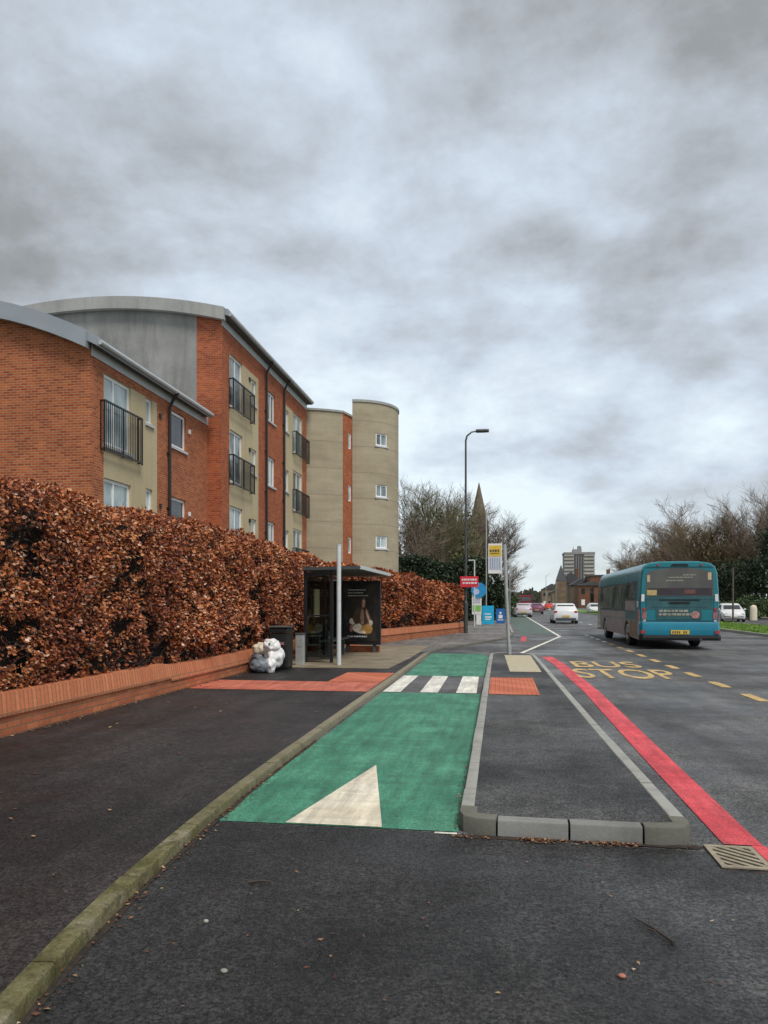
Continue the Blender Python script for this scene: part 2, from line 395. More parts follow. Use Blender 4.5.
# cloud deck is thickest (darkest) overhead, thinner low down
cl2 = WM('ADD', WM('ADD', cl, WM('MULTIPLY', WM('SUBTRACT', .36, zz), .28)), lobe)
rp = WN('ShaderNodeValToRGB'); el = rp.color_ramp.elements
stops = [(.33,(.140,.146,.144)), (.43,(.200,.209,.213)), (.50,(.280,.304,.332)), (.58,(.370,.418,.475)), (.68,(.50,.565,.605))]
while len(el) < len(stops): el.new(.5)
for e, (p, c) in zip(el, stops): e.position = p; e.color = (*c, 1)
nt.links.new(cl2, rp.inputs[0])
hz = WN('ShaderNodeValToRGB'); hz.color_ramp.elements[0].color = (1,1,1,1); hz.color_ramp.elements[0].position = 0.0
hz.color_ramp.elements[1].color = (0,0,0,1); hz.color_ramp.elements[1].position = .16; nt.links.new(zz, hz.inputs[0])
mx = WN('ShaderNodeMix', data_type='RGBA'); nt.links.new(WM('MULTIPLY', hz.outputs[0], .75), mx.inputs[0]); nt.links.new(rp.outputs[0], mx.inputs[6]); mx.inputs[7].default_value = (.47,.52,.51,1)
b1 = WN('ShaderNodeBackground', Strength=.1); nt.links.new(sky.outputs[0], b1.inputs[0])
b2 = WN('ShaderNodeBackground', Strength=.97); nt.links.new(mx.outputs[2], b2.inputs[0])
ms = WN('ShaderNodeMixShader'); ms.inputs[0].default_value = .95
nt.links.new(b1.outputs[0], ms.inputs[1]); nt.links.new(b2.outputs[0], ms.inputs[2])
ow = WN('ShaderNodeOutputWorld'); nt.links.new(ms.outputs[0], ow.inputs[0])

sd = bpy.data.lights.new('sun', 'SUN'); sd.energy = 1.5; sd.angle = R(22); sd.color = (1, .96, .9)
so = bpy.data.objects.new('sun', sd); col.objects.link(so)
dirv = Vector((math.sin(SUN_AZ)*math.cos(SUN_EL), math.cos(SUN_AZ)*math.cos(SUN_EL), math.sin(SUN_EL)))
so.rotation_euler = dirv.to_track_quat('Z', 'Y').to_euler(); so.location = (20, -20, 40)

cd = bpy.data.cameras.new('camera'); cam = bpy.data.objects.new('camera', cd); col.objects.link(cam)
cam.location = (0, 0, H0); cam.rotation_euler = (R(90), 0, R(8.9))
cd.sensor_fit = 'VERTICAL'; cd.sensor_height = 36; cd.lens = 740/1024*36; cd.shift_y = (603-512)/1024
cd.clip_start = .05; cd.clip_end = 6000
sc.camera = cam
sc.view_settings.view_transform = 'Standard'; sc.view_settings.look = 'None'; sc.view_settings.gamma = 1
sc.view_settings.exposure = 0.85; sc.view_settings.use_curve_mapping = False
sc.render.engine = 'CYCLES'

# ------------------------------------------------------------------ ground surfaces
def smooth_path(p, n=2):
    for _ in range(n):
        q = [p[0]]
        for a, b in zip(p[:-1], p[1:]):
            q += [(a[0]*.75+b[0]*.25, a[1]*.75+b[1]*.25), (a[0]*.25+b[0]*.75, a[1]*.25+b[1]*.75)]
        q.append(p[-1]); p = q
    return p

def sheet(name, polys, z, mat, kind='structure'):
    mb = MB()
    for p in polys: mb.face([(x, y, z) for x, y in p])
    return mb.build(name, mat, origin=(0,0,0), kind=kind)
FT = .07                                   # footway level
mb = MB()
mb.box(-2500, 2500, -200, 4000, -.6, -.03)
mb.build('ground', M['ground'], origin=(0,0,0), kind='structure')
# carriageway: strip quads following the bend
def strip(mb, xa, xb, ys, z):
    for y0, y1 in zip(ys[:-1], ys[1:]):
        mb.face([(xa+bend(y0), y0, z), (xb+bend(y0), y0, z), (xb+bend(y1), y1, z), (xa+bend(y1), y1, z)])
YS = [-20, 20, 45, 70, 90, 110, 140, 170, 210, 260, 320, 400, 500, 620, 760]
mb = MB(); strip(mb, -2.4, 11.6, YS, 0.0); mb.build('road', M['asphalt'], origin=(0,0,0), kind='structure')
mb = MB(); strip(mb, 16.2, 24.2, YS, 0.0); mb.build('opposite_road', M['asphalt'], origin=(0,0,0), kind='structure')
# newer darker apron in the foreground
sheet('dark_apron', [[(-1.95,-4),(6.5,-4),(4.2,3.2),(1.85,4.15),(1.22,4.70),(-.3,4.76),(-.3,4.83),(-1.95,4.83)]], .004, M['asphalt_near'])
# near footway
kx = [(-1.35,.9),(-1.50,1.6),(-1.68,2.41),(-1.81,3.25),(-1.90,4.4),(-1.95,5.6),(-1.97,7.5),(-1.98,10),(-1.98,14),(-2.0,18),(-2.03,21.6),(-1.85,23.3),(-1.35,25.2),(-.55,28),(.20,30.6),(.55,32.6),(.66,36),(.68,48),(.68,70),(.68+bend(95),95),(.68+bend(130),130),(.68+bend(180),180),(.68+bend(250),250)]
KW = .10
kx = [(x-.02, y) for x, y in kx]
def offset(path, d):
    out = []
    for i, (x, y) in enumerate(path):
        x0, y0 = path[max(i-1,0)]; x1, y1 = path[min(i+1,len(path)-1)]
        dx, dy = x1-x0, y1-y0; L = math.hypot(dx, dy)
        out.append((x - dy/L*d, y + dx/L*d))
    return out
kin = offset(kx, KW)
fw = MB()
for (a, b) in zip(kin[:-1], kin[1:]):
    if a[1] < 18: fw.face([(-12 if False else -5.9, a[1], FT-.004), (a[0], a[1], FT-.004), (b[0], b[1], FT-.004), (-5.9, b[1], FT-.004)])
fw.face([(-8,-6,FT-.004),(-1.25,-6,FT-.004),(kin[0][0],kin[0][1],FT-.004),(-5.9,kin[0][1],FT-.004)])
fw.build('footway', M['foot'], origin=(0,0,0), kind='structure')
fw = MB()
for (a, b) in zip(kin[:-1], kin[1:]):
    if a[1] >= 18:
        xl = lambda q: -5.9 if q[1] < 36 else q[0]-(9 if q[1] < 69 else 3.5)
        fw.face([(xl(a), a[1], FT-.004), (a[0], a[1], FT-.004), (b[0], b[1], FT-.004), (xl(b), b[1], FT-.004)])
fw.build('far_footway', M['farfoot'], origin=(0,0,0), kind='structure')
# green cycle track
sheet('cycle_track', [[(-1.95,4.85),(-.27,4.85),(-.275,12.25),(-1.95,12.25)], [(-1.95,15.15),(-.27,15.15),(-.32,20.9),(-.55,21.9),(-1.98,21.9)]], .006, M['green'])
sheet('cycle_lane', [[(.95,36.5),(2.6,36.5),(2.65,70),(.95,70)], [(.95,70),(2.65,70),(2.65+bend(105),105),(.95+bend(105),105)]], .006, M['greenpale'])
sheet('zebra_stripe', [[(-1.95,12.3),(-1.65,12.3),(-1.65,15.1),(-1.95,15.1)], [(-1.32,12.3),(-1.02,12.3),(-1.04,15.1),(-1.35,15.1)], [(-.72,12.3),(-.38,12.3),(-.42,15.1),(-.74,15.1)]], .010, M['white'])
sheet('triangle_marking', [[(-1.44,4.86),(-.775,4.86),(-1.125,6.72)]], .011, M['cream'])
sheet('edge_marking', [[(-.42,4.79),(-.275,4.79),(-.275,4.825),(-.42,4.825)]], .008, M['white'])
sheet('red_line', [[(1.53,4.42),(1.64,4.50),(1.61,4.855),(1.53,4.855)],[(1.37,4.86),(1.60,4.86),(1.62,7.8),(1.66,12.7),(1.57,18.5),(1.44,21),(1.15,21),(1.29,18.5),(1.40,12.7),(1.37,7.8)], [(.80,29.5),(1.0,29.3),(1.18,33.5),(.95,33.5)], [(1.50,3.0),(1.72,3.2),(1.55,4.3),(1.32,4.3)]][:3], .006, M['red'])
def seg(a, b, wd):
    dx, dy = b[0]-a[0], b[1]-a[1]; L = math.hypot(dx, dy); nx, ny = -dy/L*wd/2, dx/L*wd/2
    return [(a[0]+nx,a[1]+ny),(a[0]-nx,a[1]-ny),(b[0]-nx,b[1]-ny),(b[0]+nx,b[1]+ny)]
sheet('bay_line', [seg((.42,21.2),(2.62,33.6),.13), seg((2.64,33.7),(2.78,70),.13), seg((2.78,70.1),(2.78+bend(110),110),.13)], .011, M['white'])
sheet('bay_dashes', [seg((3.98+.015*k*0, 12.0+1.9*k), (3.98, 12.95+1.9*k), .17) for k in range(-2, 9)], .006, M['yellow'])
sheet('lane_dashes', [seg((3.98, 12.0+1.9*k), (3.98, 12.95+1.9*k), .14) for k in range(9, 13)] + [seg((6.2+bend(40+6*k), 40+6*k), (6.2+bend(42+6*k), 42+6*k), .12) for k in range(0, 20)], .006, M['white'])
# painted lettering
def lettering(txt, x0, x1, y0, y1, z, mat, name):
    cu = bpy.data.curves.new('t', 'FONT'); cu.body = txt; cu.resolution_u = 4
    cu.offset = .012
    o = bpy.data.objects.new('t', cu); col.objects.link(o)
    dg = bpy.context.evaluated_depsgraph_get(); dg.update()
    me = bpy.data.meshes.new_from_object(o.evaluated_get(dg)); bpy.data.objects.remove(o)
    xs = [v.co.x for v in me.vertices]; ys = [v.co.y for v in me.vertices]
    a, b, c, d = min(xs), max(xs), min(ys), max(ys)
    for v in me.vertices:
        v.co = (x0 + (v.co.x-a)/(b-a)*(x1-x0), y0 + (v.co.y-c)/(d-c)*(y1-y0), z)
    me.materials.clear(); me.materials.append(mat)
    ob = bpy.data.objects.new(name, me); col.objects.link(ob); return ob
l1 = lettering('BUS', 1.75, 3.30, 17.75, 19.5, .009, M['yellow'], 'bus_stop_lettering'); l1['kind'] = 'structure'
l2 = lettering('STOP', 1.58, 3.62, 15.2, 17.3, .009, M['yellow'], 'bus_stop_lettering'); l2['kind'] = 'structure'
# red and buff paving on the footway
dm = NT('kerb_dirt_shade'); dm.set(dm.ramp(dm.noise(20, 5, .7), [(.35, (.018,.014,.011)), (.7, (.06,.042,.03))]), .9)  # serves the island's soil stain and the painted kerb shade
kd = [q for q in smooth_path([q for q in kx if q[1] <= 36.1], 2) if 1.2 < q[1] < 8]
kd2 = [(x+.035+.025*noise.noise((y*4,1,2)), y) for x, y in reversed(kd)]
sheet('kerb_dirt_shade', [[(a_[0]-.02, a_[1]), (kd2[len(kd)-1-i][0], a_[1]), (kd2[len(kd)-2-i][0], b_[1]), (b_[0]-.02, b_[1])] for i, (a_, b_) in enumerate(zip(kd[:-1], kd[1:]))], .0068, dm.m)  # kerb's side shadow painted as a dark strip, along with wet dirt
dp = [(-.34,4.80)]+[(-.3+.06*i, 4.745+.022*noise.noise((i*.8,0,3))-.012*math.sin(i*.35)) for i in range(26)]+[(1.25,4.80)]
sheet('kerb_dirt_shade', [dp], .0065, dm.m)
sheet('red_crossing_band', [[(-5.2,11.75),(-2.12,11.75),(-2.12,13.15),(-5.2,13.15)]], FT+.001, M['redband'])
def blisters(name, x0, x1, y0, y1, z, mat):
    mb = MB(); mb.face([(x0,y0,z),(x1,y0,z),(x1,y1,z),(x0,y1,z)])
    nx = int((x1-x0)/.067); ny = int((y1-y0)/.067)
    for i in range(nx):
        for j in range(ny):
            cx = x0+(i+.5)*(x1-x0)/nx; cy = y0+(j+.5)*(y1-y0)/ny
            mb.loft([[(cx+r*math.cos(a*math.pi/3), cy+r*math.sin(a*math.pi/3), zz_) for a in range(6)] for r, zz_ in ((.016, z), (.011, z+.006))], cap1=True)
    return mb.build(name, mat, origin=(0,0,0), kind='structure', recalc=False)
blisters('tactile_paving', -3.1, -2.12, 13.16, 14.95, FT+.003, M['redtac'])
sheet('buff_paving', [[(-5.2,15.9),(-2.4,15.9),(-2.3,19),(-2.3,24.5),(-5.3,24.5)]], FT+.002, M['buff'])

# kerb stones swept along a path, one stone each .9 m
def resample(path, step):
    out = [path[0]]; acc = 0
    for a, b in zip(path[:-1], path[1:]):
        L = math.hypot(b[0]-a[0], b[1]-a[1]); n = max(1, int(round(L/step)))
        for i in range(1, n+1): out.append((a[0]+(b[0]-a[0])*i/n, a[1]+(b[1]-a[1])*i/n))
    return out
def kerb(name, path, side, wd, top, mat, stone=.92, gap=.014, base=-.02, ch=.010):
    """path = road-side edge; side=+1 stones lie to the left of travel"""
    mb = MB(); p = path
    d = [0]
    for a, b in zip(p[:-1], p[1:]): d.append(d[-1]+math.hypot(b[0]-a[0], b[1]-a[1]))
    def at(s):
        s = max(0, min(d[-1]-1e-6, s))
        for i in range(len(d)-1):
            if d[i] <= s <= d[i+1]:
                t = (s-d[i])/(d[i+1]-d[i]+1e-9); dx, dy = p[i+1][0]-p[i][0], p[i+1][1]-p[i][1]; L = math.hypot(dx, dy)
                return (p[i][0]+dx*t, p[i][1]+dy*t), (-dy/L*side, dx/L*side)
    s = 0
    while s < d[-1]-.1:
        e = min(s+stone, d[-1]); rings = []
        dz = ru(-.003,.003); jig = ru(-.004,.004)
        for k in range(5):
            (x, y), (nx, ny) = at(s+gap/2+(e-s-gap)*k/4)
            prof = [(0, base), (0+jig, top-ch*1.6), (ch*.5+jig, top-ch*.4), (ch*1.5+jig, top), (wd-.006, top), (wd, top-.006), (wd, base)]
            rings.append([(x+nx*u, y+ny*u, z+(dz if z > base else 0)) for u, z in prof])
        mb.loft(rings, 0, True, True)
        s = e
    for k in range(len(p)-1):
        pass
    return mb.build(name, mat, origin=(0,0,0), kind='structure', smooth=True)
near = smooth_path([q for q in kx if q[1] <= 36.1], 2)
ia = [q for q in near if q[1] <= 7.6]; ib = [q for q in near if ia[-1][1] <= q[1] <= 21.5]; ic = [q for q in near if q[1] >= ib[-1][1]]
kerb('mossy_kerb', ia, 1, KW, FT+.006, M['kerbmoss'])
kerb('footway_kerb', ib, 1, KW, FT+.006, M['kerbmoss'])
kerb('footway_kerb', ic, 1, KW, FT+.004, M['kerbdark'])
far = [q for q in kx if q[1] >= 36]
kerb('far_kerb', [ic[-1]]+far[1:], 1, KW, .11, M['kerb'], stone=4)
kerb('median_kerb', [(11.72,-10),(11.72,30),(11.72,70)]+[(11.72+bend(y), y) for y in (90,120,160,210,300)], -1, .15, .12, M['kerb'], stone=4)
kerb('opposite_kerb', [(24.2,-10),(24.2,70)]+[(24.2+bend(y), y) for y in (90,120,160,210,300)], -1, .15, .12, M['kerb'], stone=4)
# traffic island
IT = .11
isl = [(-.30,4.98),(-.26,4.86),(-.15,4.82),(.5,4.80),(1.02,4.78),(1.14,4.81),(1.19,4.92),(1.16,8),(1.10,13),(.99,19.6),(.93,20.6),(.80,20.95),(.3,21.05),(-.10,20.98),(-.28,20.75),(-.31,20.3),(-.31,14),(-.31,8)]
mb = MB(); inn = [(-.18,5.0),(-.16,4.93),(.5,4.89),(1.04,4.87),(1.09,4.95),(1.03,8),(.955,13),(.865,19.6),(.82,20.5),(.75,20.82),(.3,20.95),(-.12,20.9),(-.18,20.6),(-.19,14),(-.18,8)]
mb.prism(inn, 'z', .0, IT-.004); mb.build('island_surface', M['patchy'], origin=(0,0,0), kind='structure')
kerb('island_kerb', smooth_path([(1.19,5.05),(1.125,8),(1.05,13),(.96,19.6),(.91,20.5),(.80,20.92),(.3,21.05),(-.10,20.98),(-.25,20.75),(-.28,20.3),(-.28,14),(-.27,8),(-.265,5.1)], 1), 1, .095, IT, M['kerb'])
kerb('island_nose_kerb', smooth_path([(-.265,5.1),(-.27,4.92),(-.20,4.82),(-.02,4.80)], 2), 1, .115, IT+.004, M['kerbdark'], stone=2)
kerb('island_nose_kerb', [(-.02,4.80),(.42,4.785),(.88,4.775)], 1, .115, IT-.002, M['kerbmid'], stone=.453)
kerb('island_nose_kerb', smooth_path([(.88,4.775),(1.06,4.77),(1.19,4.84),(1.19,5.05)], 2), 1, .115, IT+.004, M['kerbdark'], stone=2)
blisters('island_tactile_paving', -.17, .60, 11.4, 13.95, IT+.002, M['redtac'])
sheet('island_buff_paving', [[(.20,15.2),(.83,15.2),(.80,20.0),(.12,20.0)]], IT+.002, M['buffslab'])

# grass median and far verge
mb = MB()
YV = [12, 30, 50, 70, 90, 120, 160, 210, 300, 420]
strip(mb, 11.86, 16.1, YV, .10); mb.build('median', M['verge'], origin=(0,0,0), kind='structure')
mb = MB(); strip(mb, 24.4, 26.4, YV, .10); mb.build('opposite_footway', M['farfoot'], origin=(0,0,0), kind='structure')
mb = MB(); strip(mb, 26.4, 34, YV, .09); mb.build('opposite_verge', M['verge'], origin=(0,0,0), kind='structure')
mb = MB()
for _ in range(26000):
    y = 24 + 90*rnd()**1.5; x = ru(11.86,16.1)+bend(y); a = ru(0,6.28); h = ru(.04,.11); wd = ru(.012,.03)*(1+y/50)
    dx, dy = math.cos(a)*wd, math.sin(a)*wd
    mb.face([(x-dx,y-dy,.098),(x+dx,y+dy,.098),(x+ru(-.04,.04),y+ru(-.04,.04),.1+h)])
mb.build('grass', M['grass'], origin=(0,0,0), kind='stuff', recalc=False)['label'] = 'short bright green grass on the road median'

# ------------------------------------------------------------------ low brick wall + beech hedge
WX = [(-5.25,.5),(-5.25,3),(-5.24,8),(-5.22,11.2)]
WX2 = [(-5.22,11.2),(-5.22,14),(-5.30,17),(-5.45,20),(-5.45,23.5)]
WX3 = [(-5.0,23.6),(-4.3,25.6),(-3.45,29),(-2.5,33),(-1.75,36.4),(-1.95,37.6)]
def low_wall(path, dz, label, e0=0):
    root = empty('brick_wall', (path[0][0], path[0][1], FT), label, 'garden wall')
    def sweep(prof, nm, mat):
        mb = MB(); rings = []
        pp = path
        for i, (x, y) in enumerate(pp):
            x0, y0 = pp[max(i-1,0)]; x1, y1 = pp[min(i+1,len(pp)-1)]
            L = math.hypot(x1-x0, y1-y0); nx, ny = (y1-y0)/L, -(x1-x0)/L
            rings.append([(x+nx*u, y+ny*u, z) for u, z in prof])
        mb.loft(rings, 0, True, True); mb.build(nm, mat, root)
    sweep([(0,-.05),(0,.315+dz),(-.22,.315+dz),(-.22,-.05)], 'brickwork', M['wallbrick'])
    sweep([(.022,.322+dz),(.022,.345+dz),(-.05,.555+dz),(-.24,.56+dz),(-.24,.322+dz)], 'coping', M['soldier'])
    return root
low_wall(WX, -.035, 'low orange brick wall under the hedge, nearest the camera')
low_wall(WX2, -.075, 'low orange brick wall stepped down, running behind the litter bin and shelter')
low_wall(WX3, 0, 'low brick wall curving beyond the bus shelter to the lamp post')

def path_at(path):
    d = [0]
    for a, b in zip(path[:-1], path[1:]): d.append(d[-1]+math.hypot(b[0]-a[0], b[1]-a[1]))
    def at(s):
        s = max(0, min(d[-1]-1e-6, s))
        for i in range(len(d)-1):
            if s <= d[i+1]:
                t = (s-d[i])/(d[i+1]-d[i]+1e-9); dx, dy = path[i+1][0]-path[i][0], path[i+1][1]-path[i][1]; L = math.hypot(dx, dy)
                return path[i][0]+dx*t, path[i][1]+dy*t, dy/L, -dx/L       # outward normal to the right of travel
    return at, d[-1]
def hedge(path, z0, top, depth, dens, size, label, mat, holes=1.0):
    at, L = path_at(path)
    root = empty('beech_hedge', (path[0][0], path[0][1], z0), label, 'hedge')
    rc = .35
    def section(q, ztop):
        # q in metres along the cross-section from the front foot up and over
        a = ztop-rc-z0
        if q < a: return 0.0, z0+q, 1.0, 0.0
        arc = rc*math.pi/2
        if q < a+arc:
            t = (q-a)/rc; return -rc+rc*math.cos(t), ztop-rc+rc*math.sin(t), math.cos(t), math.sin(t)
        return -rc-(q-a-arc), ztop, 0.0, 1.0
    V = []; F = []
    n = int(L*(top(0)-z0+depth)*dens*1.6)
    tw = MB()
    for i in range(n):
        s = L*rnd(); x, y, nx, ny = at(s)
        dist = math.hypot(x, y)
        if rnd() > min(1, (9.5/max(dist,4))**.9): continue
        sc_ = max(1.0, (dist/9.5)**.55)
        zt = top(s)+.10*noise.noise((s*.9, 3.3, 0))+.05*noise.noise((s*3.5, 1.3, 0))
        q = (zt-z0+depth)*rnd(); u, z, cu, cz = section(q, zt)
        D = .20*noise.noise((x*.7, y*.7, z*.9))+.10*noise.noise((x*2.3, y*2.3, z*2.3+5))
        hole = .75*noise.noise((s*1.0+3, z*2.0, 1.7))+.65*noise.noise((s*2.6, z*4.2, 7.7))+.5*noise.noise((s*6, z*9, 2.7))
        lowf = max(0, 1-(z-z0)/1.5)
        depthin = 0
        if hole*holes > .33-.42*lowf*lowf: 
            if rnd() < .84: continue
            depthin = ru(.08,.25)
        din = -depthin-abs(random.gauss(0,.07))+D+.05
        if z < z0+.35: din = min(din, -.04)-.06*(z0+.35-z)/.35
        px_ = x+nx*(u+cu*din); py_ = y+ny*(u+cu*din); pz = z+cz*din
        nrm = Vector((nx*cu, ny*cu, cz))
        ax = (Vector((ru(-1,1), ru(-1,1), ru(-1.1,.45)))+nrm*ru(.1,.9)).normalized()
        side = ax.cross(nrm+Vector((ru(-.7,.7),ru(-.7,.7),ru(-.7,.7))))
        if side.length < .05: continue
        side.normalize(); up = side.cross(ax)
        ln = size*ru(.45,1.35)*sc_; wd = ln*ru(.26,.4); P = Vector((px_,py_,pz)); cur = up*ln*ru(-.18,.18)
        b = len(V)
        V += [P, P+ax*ln*.45+side*wd+cur, P+ax*ln, P+ax*ln*.45-side*wd+cur*.8]
        F += [(b,b+1,b+2),(b,b+2,b+3)]
    fo = MB(); fo.v = [tuple(v) for v in V]; fo.f = F; fo.mi = [0]*len(F)
    fo.build('foliage', mat, root, recalc=False)
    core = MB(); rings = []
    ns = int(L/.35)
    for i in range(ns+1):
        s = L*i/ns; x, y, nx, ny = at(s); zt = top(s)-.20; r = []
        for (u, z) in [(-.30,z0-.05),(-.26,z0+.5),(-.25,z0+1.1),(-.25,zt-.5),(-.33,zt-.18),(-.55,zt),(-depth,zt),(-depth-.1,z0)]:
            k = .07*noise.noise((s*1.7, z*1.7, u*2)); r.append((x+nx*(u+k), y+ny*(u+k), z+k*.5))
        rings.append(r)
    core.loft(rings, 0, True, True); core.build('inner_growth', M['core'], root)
    for i in range(int(L*190)):
        s = L*rnd()**1.3; x, y, nx, ny = at(s); z = z0+(top(s)-z0-.15)*rnd(); u = ru(-.26,-.02)
        tx, ty = -ny, nx; k = ru(-1,1)*.5; pts = [(x+nx*u, y+ny*u, z)]
        dirx = ru(-1,1)
        for j in range(3):
            px_, py_, pz = pts[-1]; st = ru(.08,.2)
            pts.append((px_+tx*dirx*st+nx*ru(-.02,.05), py_+ty*dirx*st+ny*ru(-.02,.05), pz+ru(-.04,.10)))
        tw.tube(pts, [.006,.005,.004,.002], 3, caps=False)
    tw.build('twigs', M['twig'], root, recalc=False)
    return root
hp = [(x-.12, y) for x, y in WX]+[(x-.12, y) for x, y in WX2[1:]]
hedge(hp, .45, lambda s: 3.0-.006*s, 1.1, 1550, .053, 'tall clipped copper beech hedge above the near low wall', M['leafb'])
hp3 = [(x-.12, y+.05) for x, y in WX3[:-1]]+[(-2.3,37.3)]
hedge([(-5.4,23.0)]+hp3, .50, lambda s: 2.72-.028*s, 1.2, 1000, .062, 'orange copper beech hedge beyond the bus shelter', M['leafb2'], .6)

# ------------------------------------------------------------------ buildings
class Frame:
    """a vertical plane: origin o, along u, outward n"""
    def __init__(s, o, u, n): s.o = Vector(o); s.u = Vector(u).normalized(); s.n = Vector(n).normalized()
    def p(s, a, z, d=0): v = s.o+s.u*a+s.n*d; return (v.x, v.y, s.o.z+z)
def fbox(mb, F, a0, a1, z0, z1, d0, d1, mi=0):
    P = F.p
    v = [P(a0,z0,d0),P(a1,z0,d0),P(a1,z0,d1),P(a0,z0,d1),P(a0,z1,d0),P(a1,z1,d0),P(a1,z1,d1),P(a0,z1,d1)]
    mb.raw(v, [(0,3,2,1),(4,5,6,7),(0,1,5,4),(1,2,6,5),(2,3,7,6),(3,0,4,7)], mi)
def wall_region(mb, F, a0, a1, z0, z1, holes, rev=.12):
    As = sorted({a0, a1, *[h[0] for h in holes], *[h[1] for h in holes]}); Zs = sorted({z0, z1, *[h[2] for h in holes], *[h[3] for h in holes]})
    As = [a for a in As if a0 <= a <= a1]; Zs = [z for z in Zs if z0 <= z <= z1]
    for i in range(len(As)-1):
        for j in range(len(Zs)-1):
            ca, cz = (As[i]+As[i+1])/2, (Zs[j]+Zs[j+1])/2
            if any(h[0] < ca < h[1] and h[2] < cz < h[3] for h in holes): continue
            mb.face([F.p(As[i],Zs[j]),F.p(As[i+1],Zs[j]),F.p(As[i+1],Zs[j+1]),F.p(As[i],Zs[j+1])])
    for h in holes:
        a, b, c, d = h
        mb.face([F.p(a,c),F.p(a,d),F.p(a,d,-rev),F.p(a,c,-rev)]); mb.face([F.p(b,c),F.p(b,d),F.p(b,d,-rev),F.p(b,c,-rev)])
        mb.face([F.p(a,d),F.p(b,d),F.p(b,d,-rev),F.p(a,d,-rev)]); mb.face([F.p(a,c),F.p(b,c),F.p(b,c,-rev),F.p(a,c,-rev)])
def window(parent, F, a0, a1, z0, z1, name='window', mull=(), transom=None, dark=False, sill=True, rec=.07):
    mb = MB(); t = .10 if a1-a0 > .9 else .085
    fbox(mb, F, a0, a0+t, z0, z1, -rec-.05, -rec); fbox(mb, F, a1-t, a1, z0, z1, -rec-.05, -rec)
    fbox(mb, F, a0+t, a1-t, z0, z0+t, -rec-.05, -rec); fbox(mb, F, a0+t, a1-t, z1-t, z1, -rec-.05, -rec)
    for m in mull: fbox(mb, F, m-.035, m+.035, z0+t, z1-t, -rec-.045, -rec+.004)
    if transom: fbox(mb, F, a0+t, a1-t, transom-.03, transom+.03, -rec-.043, -rec+.002)
    wobj = mb.build(name, M['upvc'], parent)
    mb = MB(); fbox(mb, F, a0+t, a1-t, z0+t, z1-t, -rec-.06, -rec-.03); mb.build('pane', M['glassdark'] if dark else (M['glass'] if rnd() < .62 else M['glassmid']), wobj)
    if sill:
        mb = MB(); fbox(mb, F, a0-.07, a1+.07, z0-.09, z0-.004, -.10, .06); mb.build('window_sill', M['band'], wobj)
    return wobj
def railing(parent, F, a0, a1, z0, z1, d=.17):
    mb = MB()
    fbox(mb, F, a0, a1, z1-.05, z1, d-.05, d); fbox(mb, F, a0, a1, z0, z0+.05, d-.05, d)
    n = int((a1-a0)/.105)
    for i in range(n+1):
        a = a0+(a1-a0)*i/n; r = .02 if i in (0, n) or i == n//2 else .0085
        fbox(mb, F, a-r, a+r, z0-.04*(r > .01), z1-.01, d-.025-r, d-.025+r)
    for a in (a0+.02, a1-.02):
        fbox(mb, F, a-.018, a+.018, z0, z0+.045, 0, d-.05); fbox(mb, F, a-.018, a+.018, z1-.05, z1-.005, 0, d-.05)
        fbox(mb, F, a-.015, a+.015, z0+.05, z1-.05, .0, .03)
    mb.build('balcony_railing', M['black'], parent)
def curved_roof(parent, y0, y1, xs, zf, th, name='roof', mat=None):
    """slab over the arc, extruded in y"""
    mb = MB()
    top = [(x, zf(x)) for x in xs]; bot = [(x, zf(x)-th) for x in reversed(xs)]
    mb.prism(top+bot, 'y', y0, y1); return mb.build(name, mat or M['roofmetal'], parent, smooth=False)

# --- front block
FB = empty('apartment_building', (-14, 24, 0), 'three-storey orange brick apartment block with curved grey roof, nearest the camera', 'building')
F = Frame((-11.5, 19.56, 0), (0,1,0), (1,0,0)); L1 = 28.0-19.56
def yw(px, X):          # along-wall distance for a facade line
    k = (px-384)/740*CA-SA; zc = X/k; return zc*(CA+(px-384)/740*SA)
def A(px): return yw(px, -11.5)-19.56
heads = [8.28, 5.2, 2.15]
rn = []; br = []
doorA = (A(104)+.0, A(131)); narA = (A(146), A(152.5)); winA = (A(171.5), A(186)); pipeA = A(167.5)
r0, r1 = doorA[0]-.02, A(157)
holes_r = []; holes_b = []
for k, hh in enumerate(heads):
    holes_r.append((doorA[0], doorA[1], hh-(2.1 if k != 1 else 1.3), hh)); holes_r.append((narA[0], narA[1], hh-.85, hh+.08 if k else hh-.01))
    holes_b.append((winA[0], winA[1], hh-1.2, hh+.08))
ztop = 9.0; rt = heads[0]
mb = MB(); wall_region(mb, F, 0, r0, 0, ztop, []); wall_region(mb, F, r0, r1, rt, ztop, []); wall_region(mb, F, r1, L1, 0, ztop, holes_b)
zr1 = lambda x: 9.98-(x+17.5)**2/50.0+.0
def roof1(x): return 10.49-(x+17.0)**2/22.8
